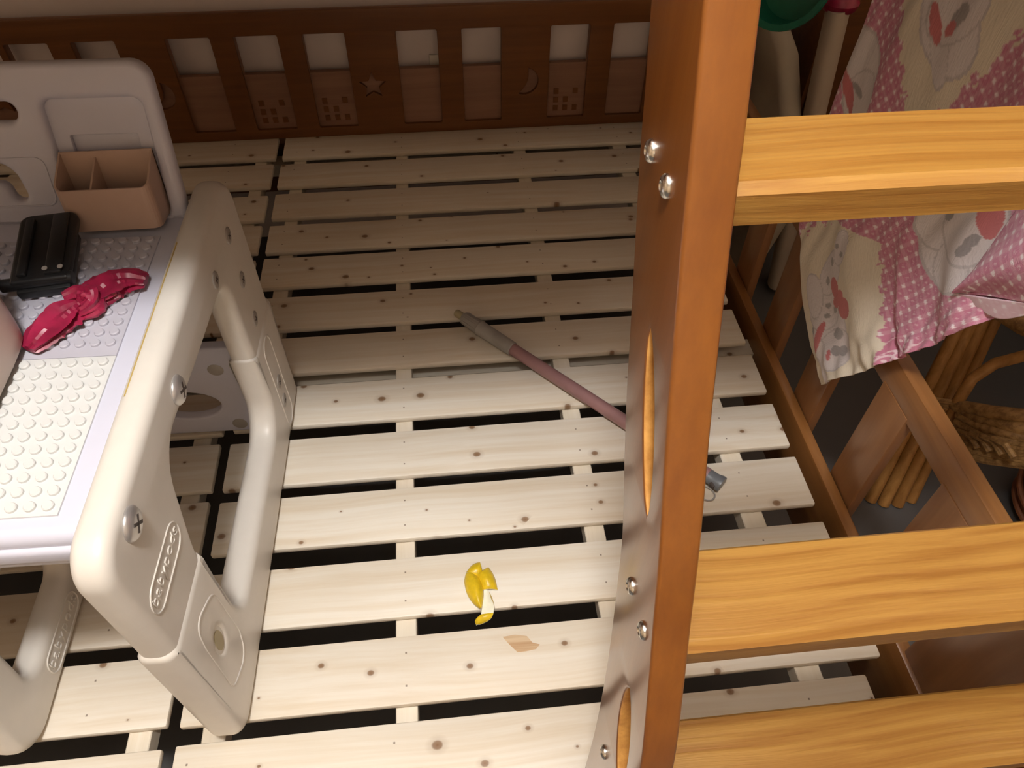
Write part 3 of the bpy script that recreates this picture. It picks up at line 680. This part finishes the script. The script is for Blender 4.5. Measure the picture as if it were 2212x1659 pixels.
# ---------------------------------------------------------------- lemon peel
pc = at(1040, 1275, 2, 0.0)
peel = empty('lemon_peel', (pc.x, pc.y, 0)); tag(peel, 'strip of yellow lemon peel with white pith on a pale slat', 'lemon peel')
def rind(name, L_, R_, zL, zR, bulge, flip=False, n=8):
    """curved piece between two edge polylines given in photo positions"""
    A = [at(u, v, 2, z) for (u, v), z in zip(L_, zL)]; B = [at(u, v, 2, z) for (u, v), z in zip(R_, zR)]
    A = smooth_poly([tuple(p)[:2] for p in A], 4); B = smooth_poly([tuple(p)[:2] for p in B], 4)
    za = [p[1] for p in smooth_poly([(0, z) for z in zL], 4)]; zb = [p[1] for p in smooth_poly([(0, z) for z in zR], 4)]
    top = []; bot = []; m = len(A)
    for i in range(m):
        e = math.sin(math.pi * min(max((i + 0.4) / (m - 0.2), 0.03), 0.97)) ** 0.5
        for k in range(n + 1):
            t = k / n; x = A[i][0] * (1 - t) + B[i][0] * t; y = A[i][1] * (1 - t) + B[i][1] * t
            z = za[i] * (1 - t) + zb[i] * t + bulge * math.sin(math.pi * t) ** 0.8 * e
            top.append((x - pc.x, y - pc.y, z + 0.0015)); bot.append((x - pc.x, y - pc.y, z))
    w_ = n + 1; fs = []
    def quad(i, k): return (i * w_ + k, i * w_ + k + 1, (i + 1) * w_ + k + 1, (i + 1) * w_ + k)
    o_ = len(top)
    ft = [quad(i, k) for i in range(m - 1) for k in range(n)]; fb = [tuple(o_ + j for j in reversed(q)) for q in ft]
    bd = [i * w_ for i in range(m)] + [(m - 1) * w_ + k for k in range(1, w_)] + [i * w_ + n for i in range(m - 2, -1, -1)] + [k for k in range(n - 1, 0, -1)]
    fr = [(bd[j], bd[(j + 1) % len(bd)], o_ + bd[(j + 1) % len(bd)], o_ + bd[j]) for j in range(len(bd))]
    me = bpy.data.meshes.new(name); me.from_pydata(top + bot, [], ft + fb + fr); me.materials.append(M['peel']); me.materials.append(M['pith'])
    for j, p in enumerate(me.polygons):
        p.use_smooth = True
        p.material_index = (0 if j < len(ft) else 1) if not flip else (1 if j < len(ft) else 0)
    me.set_sharp_from_angle(angle=math.radians(50))
    o = bpy.data.objects.new(name, me); COL.objects.link(o); o.parent = peel; return o
z5 = [0.001] * 5
rind('rind_piece', [(1006, 1240), (1003, 1258), (1009, 1284), (1022, 1304), (1036, 1316)], [(1020, 1238), (1036, 1251), (1044, 1272), (1044, 1297), (1040, 1316)], [0.002] * 5, [0.004] * 5, 0.010)
rind('rind_piece', [(1007, 1237), (1018, 1223), (1028, 1217), (1037, 1215)], [(1018, 1243), (1031, 1245), (1038, 1241), (1042, 1233)], [0.002] * 4, [0.004] * 4, 0.006)
rind('rind_piece', [(1030, 1244), (1034, 1254), (1039, 1265), (1043, 1275)], [(1055, 1226), (1065, 1240), (1071, 1255), (1075, 1275)], [0.004] * 4, [0.002] * 4, 0.009)
rind('rind_piece', [(1045, 1273), (1045, 1290), (1042, 1312), (1039, 1328)], [(1056, 1277), (1060, 1292), (1067, 1308), (1066, 1325)], [0.003, 0.003, 0.003, 0.003], [0.005, 0.008, 0.008, 0.004], -0.002, True)
rind('rind_piece', [(1039, 1328), (1031, 1335), (1026, 1343), (1029, 1351)], [(1066, 1325), (1061, 1336), (1050, 1344), (1036, 1350)], [0.003, 0.001, -0.003, -0.006], [0.004, 0.002, -0.002, -0.006], 0.004)
rind('rind_piece', [(1055, 1279), (1060, 1292), (1067, 1309)], [(1057, 1280), (1064, 1294), (1069, 1314)], [0.004, 0.008, 0.008], [0.001, 0.002, 0.002], 0.0)

# ---------------------------------------------------------------- hanging printed cloth
CX = 0.578
def yz(u, v, x=CX): p = at(u, v, 0, x); return (p.y, p.z)
def cloth_mat():
    m, nt, b = new_mat('printed_cotton'); L = nt.links.new
    at_ = N(nt, 'ShaderNodeVertexColor', layer_name='print'); L(at_.outputs[0], b.inputs['Base Color'])
    b.inputs['Roughness'].default_value = 0.85; b.inputs['Sheen Weight'].default_value = 0.15
    no = N(nt, 'ShaderNodeTexNoise'); no.inputs['Scale'].default_value = 90; no.inputs['Detail'].default_value = 4
    bp = N(nt, 'ShaderNodeBump'); bp.inputs['Strength'].default_value = 0.35; bp.inputs['Distance'].default_value = 0.003
    L(no.outputs['Fac'], bp.inputs['Height']); L(bp.outputs[0], b.inputs['Normal'])
    return m
M['cloth'] = cloth_mat()
CREAM = (0.74, 0.66, 0.54); PINK = (0.56, 0.20, 0.30); WHITE = (0.88, 0.76, 0.80); DOG = (0.70, 0.64, 0.65); GREY = (0.36, 0.33, 0.34); RED = (0.56, 0.17, 0.18); LINE = (0.54, 0.49, 0.50)
# print layout in (y, z) of the hanging sheet
def ell(u, v, ru, rv, rot, col): 
    y, z = yz(u, v); k = 1.25 if col is DOG else 1.1; return (y, z, ru * k, rv * k, math.radians(rot), col)
dogs = [ell(1800, 720, 0.046, 0.030, 70, DOG), ell(1815, 755, 0.030, 0.024, 40, DOG), ell(1788, 672, 0.028, 0.024, 20, DOG), ell(1800, 590, 0.030, 0.020, 55, DOG), ell(1833, 535, 0.022, 0.014, 60, DOG), ell(1765, 640, 0.014, 0.03, 10, DOG), ell(1785, 790, 0.012, 0.035, 0, DOG),
        ell(1823, 531, 0.005, 0.004, 0, GREY), ell(1836, 549, 0.005, 0.004, 0, GREY), ell(1805, 565, 0.004, 0.006, 0, GREY), ell(1790, 607, 0.004, 0.006, 0, GREY), ell(1793, 660, 0.005, 0.004, 0, GREY), ell(1811, 668, 0.005, 0.005, 0, GREY), ell(1793, 682, 0.005, 0.004, 0, GREY), ell(1821, 720, 0.009, 0.008, 0, GREY), ell(1818, 757, 0.008, 0.007, 0, GREY), ell(1832, 757, 0.007, 0.007, 0, GREY), ell(1766, 714, 0.004, 0.006, 0, GREY),
        ell(1812, 622, 0.010, 0.016, 20, RED), ell(1822, 645, 0.016, 0.010, 30, RED), ell(1840, 665, 0.014, 0.014, 30, RED), ell(1779, 730, 0.006, 0.026, -25, RED), ell(1806, 766, 0.003, 0.008, 0, RED),
        ell(2080, 520, 0.046, 0.050, 30, DOG), ell(2045, 470, 0.034, 0.030, 20, DOG), ell(2062, 575, 0.024, 0.026, 0, DOG), ell(2110, 480, 0.034, 0.040, 0, DOG), ell(2053, 463, 0.008, 0.006, 20, GREY), ell(2072, 445, 0.008, 0.006, 20, GREY), ell(2120, 520, 0.009, 0.006, 20, GREY), ell(2102, 540, 0.009, 0.006, 20, GREY), ell(2158, 470, 0.012, 0.02, 0, RED),
        ell(2060, 55, 0.026, 0.05, 10, DOG), ell(2040, 110, 0.010, 0.035, 0, DOG), ell(2080, 15, 0.03, 0.03, 0, DOG), ell(2092, 27, 0.007, 0.009, 0, GREY), ell(2077, 42, 0.007, 0.009, 0, GREY), ell(2063, 62, 0.007, 0.007, 0, RED), ell(2033, 50, 0.006, 0.022, 0, RED), ell(1862, 160, 0.026, 0.05, 0, DOG), ell(1858, 215, 0.026, 0.03, 0, DOG), ell(1852, 195, 0.004, 0.016, 30, GREY), ell(1834, 200, 0.006, 0.03, 0, RED)]
edge_r = [yz(*p) for p in ((1960, 0), (1962, 120), (1965, 240))]
def seg_side(p, a, b): return (b[0] - a[0]) * (p[1] - a[1]) - (b[1] - a[1]) * (p[0] - a[0])
PA1, PA2 = yz(1958, 0), yz(1966, 240); PB1, PB2 = yz(2212, 60), yz(2040, 240); PC1, PC2 = yz(1905, 450), yz(1915, 790); PD1, PD2 = yz(1735, 500), yz(1800, 465)
def printed(y, z, flap=False):
    wob = 0.006 * math.sin(y * 260) + 0.004 * math.sin(z * 330 + 1) + 0.003 * math.sin((y + z) * 600)
    q = (y + wob, z + wob * 0.6)
    # image right is -y
    ta = (z - PA2[1]) / (PA1[1] - PA2[1]); ya = PA2[0] + (PA1[0] - PA2[0]) * ta
    tb = (z - PB2[1]) / (PB1[1] - PB2[1]); yb = PB2[0] + (PB1[0] - PB2[0]) * tb
    tcx = (z - PC2[1]) / (PC1[1] - PC2[1]); yc = PC2[0] + (PC1[0] - PC2[0]) * tcx
    s = (y - 0.6) * 0.74 + z * 0.67     # rises along the sheet's own up direction
    if flap: pink = True
    else:
        lower = seg_side(q, yz(1735, 440), yz(2212, 300)) 
        if z < 0.30 + (0.95 - y) * 0.38:
            pink = q[0] < yc
            if seg_side(q, PD1, PD2) * 1.0 < 0 and q[0] > PD2[0] - 0.01 and z > PD1[1] - 0.02: pink = True
        else:
            pink = (q[0] > ya) or (q[0] < yb)
    if pink:
        col = PINK
        a = (y * 0.86 + z * 0.5) / 0.0155; b_ = (-y * 0.5 + z * 0.86) / 0.0155
        fa, fb = a - math.floor(a) - 0.5, b_ - math.floor(b_) - 0.5
        if abs(fa) < 0.15 and abs(fb) < 0.15: col = WHITE
        elif abs(fa) < 0.17 or abs(fb) < 0.17: col = tuple(PINK[i] * 0.84 + WHITE[i] * 0.16 for i in range(3))
        elif 0.40 < max(abs(fa), abs(fb)) and min(abs(fa), abs(fb)) > 0.36 and int(a * 7 + b_ * 5) % 2: col = tuple(PINK[i] * 0.55 + WHITE[i] * 0.45 for i in range(3))
        lace = math.sin(y * 190) * math.sin(z * 210 + 0.8 * math.sin(y * 95))
        if not flap and z < 0.20 + (0.75 - y) * 0.9 and y < yc and y > yc - 0.15:
            rr = (math.hypot(((y * 1.0) % 0.045) - 0.022, (z % 0.05) - 0.025))
            if 0.0135 < rr < 0.0165 or rr < 0.004 or (0.006 < rr < 0.011 and math.sin(6 * math.atan2((z % 0.05) - 0.025, (y % 0.045) - 0.022)) > 0.2) or abs(math.sin(z * 60 + 2 * math.sin(y * 130))) < 0.12:
                col = tuple(PINK[i] * 0.35 + WHITE[i] * 0.65 for i in range(3))
            else: col = PINK
    else: col = CREAM
    if not flap:
        for (cy, cz, ru, rv, rot, c2) in dogs:
            dy, dz = -(y - cy), z - cz
            if abs(dy) > 0.09 or abs(dz) > 0.09: continue
            p_, q_ = (dy + dz) * 0.7071 / 1.4, (dz - dy) * 0.7071
            a = (p_ * math.cos(rot) + q_ * math.sin(rot)) / ru; b2 = (-p_ * math.sin(rot) + q_ * math.cos(rot)) / rv
            r = a * a + b2 * b2
            if r < 1: col = c2 if (r < 0.86 or c2 is not DOG) else LINE
    return col
def sheet(name, topl, botl, x_of, nu, nv, parent, flap=False, th=0.003):
    """sheet between an upper and a lower polyline of (y, z)"""
    T = smooth_poly(topl, 8); Bt = smooth_poly(botl, 8)
    def samp(P, t): i = t * (len(P) - 1); j = min(int(i), len(P) - 2); f = i - j; return (P[j][0] * (1 - f) + P[j + 1][0] * f, P[j][1] * (1 - f) + P[j + 1][1] * f)
    return T, Bt, samp
cl = empty('hanging_cloth', (CX, 0.7, 0.05)); tag(cl, 'pink and cream cotton sheet printed with puppies hanging over the bed end', 'cloth')
KO = cl.location.copy()
left = smooth_poly([(1.02, 1.32), (1.0, 1.0), yz(1905, -60), yz(1890, 0), yz(1800, 235), yz(1738, 440), yz(1733, 540), yz(1733, 640), yz(1746, 750), yz(1767, 832)], 8)
bott = smooth_poly([yz(1767, 832), yz(1800, 823), yz(1850, 810), yz(1900, 794), yz(1938, 776), yz(1946, 770), yz(2000, 752), yz(2060, 727), yz(2150, 690), yz(2260, 640), yz(2420, 560), yz(2600, 470)], 8)
top = smooth_poly([(1.02, 1.32), (0.9, 1.32), (0.7, 1.32), (0.5, 1.32), (0.40, 1.32)], 8)
right = smooth_poly([(0.40, 1.32), (0.39, 1.0), (0.385, 0.8), yz(2600, 470)], 8)
def samp(P, t):
    i = t * (len(P) - 1); j = min(int(i), len(P) - 2); f = i - j
    return Vector((P[j][0] * (1 - f) + P[j + 1][0] * f, P[j][1] * (1 - f) + P[j + 1][1] * f))
NU, NV = 300, 430
vs = []; cols = []
c00, c10, c01, c11 = samp(top, 0), samp(top, 1), samp(bott, 0), samp(bott, 1)
for j in range(NV + 1):
    v = j / NV; v_ = v
    for i in range(NU + 1):
        u = i / NU
        p = (samp(top, u) * (1 - v) + samp(bott, u) * v) + (samp(left, v) * (1 - u) + samp(right, v) * u) - (c00 * (1 - u) * (1 - v) + c10 * u * (1 - v) + c01 * (1 - u) * v + c11 * u * v)
        y, z = p
        hang = min(1.0, max(0.0, (1.25 - z) / 0.9))
        x = CX + hang * (0.006 * math.sin(u * 15 + 1.5 * v) - 0.005 + 0.0045 * math.sin(u * 34 + 4 * math.sin(3 * v)) * (0.3 + v) + 0.0022 * math.sin(u * 130 + 9 * v) * max(0, v - 0.86) * 7 + 0.0012 * math.sin(u * 75 + 30 * v + 3 * math.sin(v * 20)) - 0.012 * max(0, v - 0.75) * math.sin(u * 9))
        vs.append((x - KO.x, y - KO.y, z - KO.z)); cols.append(printed(y, z))
fs = [(j * (NU + 1) + i, j * (NU + 1) + i + 1, (j + 1) * (NU + 1) + i + 1, (j + 1) * (NU + 1) + i) for j in range(NV) for i in range(NU)]
def cloth_obj(name, vs, fs, cols, parent):
    me = bpy.data.meshes.new(name); me.from_pydata(vs, [], fs); me.update()
    ca = me.color_attributes.new('print', 'FLOAT_COLOR', 'POINT')
    ca.data.foreach_set('color', [c for q in cols for c in (*q, 1)])
    for p in me.polygons: p.use_smooth = True
    o = link(name, me, 'cloth', parent); 
    sm = o.modifiers.new('thickness', 'SOLIDIFY'); sm.thickness = 0.002; sm.offset = 0
    return o
cloth_obj('sheet', vs, fs, cols, cl)
# folded corner lying in front of the sheet
FXX = 0.552
fl = smooth_poly([yz(2260, 345, FXX), yz(2160, 475, FXX), yz(2075, 595, FXX), yz(2050, 632, FXX)], 10)
fb = smooth_poly([yz(2260, 345, FXX), yz(2260, 470, FXX), yz(2250, 570, FXX), yz(2240, 662, FXX), yz(2150, 650, FXX), yz(2050, 632, FXX)], 10)
a_ = smooth_poly([yz(2330, 300, FXX), yz(2212, 410, FXX), yz(2120, 530, FXX), yz(2050, 632, FXX)], 10)
b_2 = smooth_poly([yz(2420, 610, FXX), yz(2300, 640, FXX), yz(2212, 655, FXX), yz(2130, 644, FXX), yz(2050, 632, FXX)], 10)
vs = []; cols = []; nu, nv = 90, 70
for j in range(nv + 1):
    v = j / nv
    for i in range(nu + 1):
        u = i / nu; p = samp(a_, u) * (1 - v) + samp(b_2, u) * v
        x = FXX + 0.006 * math.sin(v * 6 + u * 3) - 0.010 * math.sin(math.pi * v) * (1 - u) + 0.010 * u
        vs.append((x - KO.x, p[0] - KO.y, p[1] - KO.z)); cols.append(printed(p[0], p[1], True))
cloth_obj('folded_corner', vs, [(j * (nu + 1) + i, j * (nu + 1) + i + 1, (j + 1) * (nu + 1) + i + 1, (j + 1) * (nu + 1) + i) for j in range(nv) for i in range(nu)], cols, cl)
a_ = smooth_poly([yz(2050, 632, FXX + 0.01), yz(2130, 644, FXX + 0.01), yz(2220, 655, FXX + 0.01)], 8)
b_2 = smooth_poly([yz(2055, 640, FXX + 0.012), yz(2105, 668, FXX + 0.012), yz(2154, 690, FXX + 0.012), yz(2240, 672, FXX + 0.012)], 8)
vs = []; cols = []; nu, nv = 50, 16
for j in range(nv + 1):
    v = j / nv
    for i in range(nu + 1):
        u = i / nu; p = samp(a_, u) * (1 - v) + samp(b_2, u) * v
        vs.append((FXX + 0.012 + 0.006 * v - KO.x, p[0] - KO.y, p[1] - KO.z))
        c = printed(p[0], p[1], True); cols.append(tuple(c[k] * 0.5 + WHITE[k] * 0.5 for k in range(3)))
cloth_obj('turned_hem', vs, [(j * (nu + 1) + i, j * (nu + 1) + i + 1, (j + 1) * (nu + 1) + i + 1, (j + 1) * (nu + 1) + i) for j in range(nv) for i in range(nu)], cols, cl)

# ---------------------------------------------------------------- rattan stool behind the bed end
rs = empty('rattan_chair', (1.0, 0.72, FLOOR)); tag(rs, 'rattan chair with bundled pole legs behind the bed end', 'chair')
RO = rs.location.copy()
def rt(name, pts, r, mat='rattan', n=10, flat=1.0):
    o = MB().tube([Vector(p) - RO for p in pts], r, n, flat=flat).build(name, mat, rs, 40); return o
feet = [at(1880, 1080, 2, FLOOR), at(1908, 1089, 2, FLOOR), at(1938, 1090, 2, FLOOR), at(1966, 1080, 2, FLOOR)]
tops = [at(2075, 700, 0, 0.93), at(2102, 690, 0, 0.945), at(2128, 680, 0, 0.96), at(2160, 665, 0, 0.985)]
for f_, t_ in zip(feet, tops):
    f_.z = FLOOR; d = (t_ - f_); rt('leg_pole', [f_, f_ + d * 0.5, t_, t_ + d * 0.5], 0.0125)
cen = Vector((1.13, 0.70, 0))
def arcpts(c, R_, z, a0, a1, n=20, rise=0.0): return [Vector((c.x + R_ * math.cos(math.radians(a0 + (a1 - a0) * k / n)), c.y + R_ * math.sin(math.radians(a0 + (a1 - a0) * k / n)), z + rise * math.sin(math.pi * k / n))) for k in range(n + 1)]
# binding where legs and seat ring meet
b0 = at(2008, 868, 0, 0.87); b1 = at(2066, 875, 0, 0.90)
for k in range(3):
    rt('binding', [b0 + Vector((0, 0, 0.008 - 0.008 * k)), (b0 + b1) / 2 + Vector((-0.004, 0, 0.007 - 0.008 * k)), b1 + Vector((0, 0, 0.006 - 0.008 * k))], 0.0055, 'rattan_b', 8)
rt('hoop', [at(2040, 925, 0, 0.90), at(2068, 868, 0, 0.90), at(2100, 818, 0, 0.92), at(2150, 785, 0, 0.95), at(2215, 768, 0, 0.98), at(2330, 770, 0, 1.02)], 0.0105)
bands = [((2062, 872), (2120, 905), (2212, 925), (2330, 915), 0.013), ((2072, 895), (2130, 925), (2212, 945), (2330, 935), 0.010), ((2068, 910), (2125, 938), (2212, 960), (2330, 950), 0.010), ((2085, 880), (2140, 890), (2212, 898), (2330, 890), 0.012)]
for a, b, c, d, r in bands:
    rt('seat_band', [at(*a, 0, 0.90), at(*b, 0, 0.91), at(*c, 0, 0.94), at(*d, 0, 1.0)], r, 'rattan_b')
for k in range(7):
    a = (2066 + 4 * k, 928 + 9 * k); b = (2130, 945 + 8 * k); c = (2220, 962 + 7 * k)
    rt('seat_weave', [at(*a, 0, 0.905), at(b[0], b[1] + 6 * math.sin(k * 2.1), 0, 0.915), at(*c, 0, 0.94)], 0.0085, 'rattan_b', 8)
for k in range(4):
    a = (2072 + 24 * k, 930 + 6 * k); b = (2112 + 26 * k, 968 + 7 * k)
    rt('cross_weave', [at(*a, 0, 0.897), at((a[0] + b[0]) / 2 + 6, (a[1] + b[1]) / 2 - 6, 0, 0.898), at(*b, 0, 0.902)], 0.006, 'rattan_b', 8)
rt('arm_band', [at(2165, 670, 0, 0.97), at(2212, 700, 0, 0.99), at(2300, 740, 0, 1.03)], 0.020, 'rattan_b', 10)
for k in range(3):
    f_ = Vector((1.22 + 0.03 * k, 0.62, FLOOR)); rt('leg_pole', [f_, f_ + Vector((0.01, 0.02, 0.35)), f_ + Vector((0.02, 0.03, 0.62))], 0.0125)

wk = empty('wicker_basket', (0.93, 0.50, FLOOR)); tag(wk, 'reddish brown wicker basket on the floor beside the rattan chair', 'basket')
p0 = at(2275, 1115, 2, FLOOR)
wk.location = (p0.x, p0.y, FLOOR)
prof = [(0.06, 0.0), (0.085, 0.02), (0.095, 0.06), (0.09, 0.10), (0.075, 0.15), (0.068, 0.20), (0.075, 0.24), (0.07, 0.242), (0.062, 0.20)]
MB().lathe(prof, n=32).build('basket_body', 'rattan_r', wk, 40)
for k in range(6):
    z = 0.03 + 0.038 * k; R_ = [0.091, 0.098, 0.094, 0.083, 0.075, 0.074][k]
    MB().tube([Vector((R_ * math.cos(t), R_ * math.sin(t), z + 0.006 * math.sin(3 * t + k))) for t in [2 * math.pi * i / 32 for i in range(33)]], 0.006, 8).build('wicker_strand', 'rattan_r', wk, 40)

# ---------------------------------------------------------------- clutter in the shade behind the bed end
s0 = at(1678, 606, 2, FLOOR + 0.02); t0 = at(1812, 12, 0, 0.81)
sl = empty('beige_roll', (s0.x, s0.y, FLOOR)); tag(sl, 'tall beige roll leaning upright behind the bed end', 'roll')
SO = sl.location.copy(); dd = (t0 - s0)
MB().tube([s0 - SO, s0 + dd * 0.5 - SO, t0 - SO], [0.042, 0.043, 0.043], 20, flat=0.55).build('roll_body', 'card', sl, 40)
bpnt = t0 + Vector((-0.01, 0, 0.015))
pb_ = MB().lathe([(0.02, -0.018), (0.034, -0.008), (0.038, 0.005), (0.028, 0.022), (0.008, 0.03)], n=16).build('pink_cap', 'pinkbag', sl, 40); pb_.location = t0 - SO + Vector((0.0, 0, 0.004))

bag = empty('canvas_bag', (0.78, 1.45, FLOOR)); tag(bag, 'cream canvas bag standing in the dark corner behind the ladder', 'bag')
def blob(name, pts, x, th, mat, parent, off):
    """soft upright bag body with the given outline"""
    o2 = rpoly([(*yz(u, v, x), r) for u, v, r in pts], 6)
    o = plate(name, o2, [], th, th * 0.48, 'YZ', x, mat, None, 6); o.data.transform(Matrix.Translation(-off)); o.parent = parent; return o
blob('bag_body', [(1560, 240, 0.03), (1585, 0, 0.05), (1640, 5, 0.05), (1690, 50, 0.05), (1710, 110, 0.05), (1716, 250, 0.02), (1690, 480, 0.02), (1590, 640, 0.05), (1540, 640, 0.05)], 0.78, 0.05, 'canvas', bag, bag.location)
gb = empty('green_basin', (0.8, 1.5, 0.3)); 
g0 = at(1730, -40, 0, 0.715)
gb.location = (g0.x, g0.y, g0.z); tag(gb, 'dark green plastic basin beyond the bed end, top of the clutter', 'basin')
o = MB().lathe([(0.055, 0.0), (0.072, 0.005), (0.085, 0.05), (0.094, 0.052), (0.094, 0.058), (0.082, 0.056), (0.068, 0.012), (0.05, 0.008)], n=36).build('basin_body', 'green', gb, 40)
o.rotation_euler = (0, math.radians(-68), math.radians(35))
cab = empty('added_cabinet', (1.35, 1.62, FLOOR)); tag(cab, 'added dark brown wooden cupboard that darkens the corner behind the clutter', 'added_cabinet')  # invented furniture, put in to keep this background dark
def cpart(o, e): o.location -= e.location; return o
cpart(bevbox('body', (0.87, 1.60, FLOOR + 0.04), (1.75, 1.755, 1.12), 'stain_back', cab, 0.004), cab)
cpart(bevbox('plinth', (0.89, 1.61, FLOOR), (1.73, 1.75, FLOOR + 0.04), 'stain_back', cab, 0.002), cab)
for k in range(2):
    d_ = cpart(bevbox('door', (0.88 + 0.43 * k, 1.582, FLOOR + 0.06), (1.30 + 0.43 * k, 1.599, 1.10), 'stain_back', cab, 0.003), cab)
    MB().tube([(1.28 + 0.06 * k, 1.581, 0.4), (1.28 + 0.06 * k, 1.571, 0.42), (1.28 + 0.06 * k, 1.571, 0.50), (1.28 + 0.06 * k, 1.581, 0.52)], 0.005, 8).build('handle', 'metal', d_, 40)
ct = empty('added_chest', (1.7, 0.7, FLOOR)); tag(ct, 'added low dark brown drawer unit that darkens the view beyond the rattan chair', 'added_chest')  # invented too, a dark body behind the rattan where the view goes black
cpart(bevbox('body', (1.45, 0.15, FLOOR + 0.03), (1.95, 1.30, 0.62), 'stain_back', ct, 0.004), ct)
cpart(bevbox('plinth', (1.47, 0.17, FLOOR), (1.94, 1.28, FLOOR + 0.03), 'stain_back', ct, 0.002), ct)
for k in range(3):
    d_ = cpart(bevbox('drawer', (1.434, 0.17, FLOOR + 0.06 + 0.29 * k), (1.4495, 1.28, FLOOR + 0.33 + 0.29 * k), 'stain_back', ct, 0.003), ct)
    for y in (0.45, 1.0):
        o = MB().lathe([(0.012, 0), (0.015, 0.012), (0.008, 0.016)], n=14).build('knob', 'metal', d_, 40); o.rotation_euler = (0, -math.pi / 2, 0); o.location = (1.4335, y, FLOOR + 0.19 + 0.29 * k)

# wall socket glimpsed through one of the slots, and a torn patch in a front slat
q = at(944, 136, 1, Y1)
sk = bevbox('wall_socket', (q.x - 0.018, Y1 - 0.007, q.z - 0.045), (q.x + 0.05, Y1 - 0.0002, q.z + 0.023), 'plastic', None, 0.003)
tag(sk, 'small ivory socket plate on the wall behind the carved back board', 'socket')
tp_ = [at(u, v, 2, 0.0) for u, v in ((1086, 1376), (1112, 1371), (1138, 1374), (1150, 1388), (1166, 1392), (1158, 1402), (1136, 1407), (1118, 1409), (1100, 1392))]
for e in COL.objects:
    if e.name == 'slat_base':
        o = plate('torn_patch', [(p.x, p.y) for p in tp_], [], 0.0006, 0.0001, 'XY', 0.0002, 'torn'); o.parent = e; o.location = -e.location
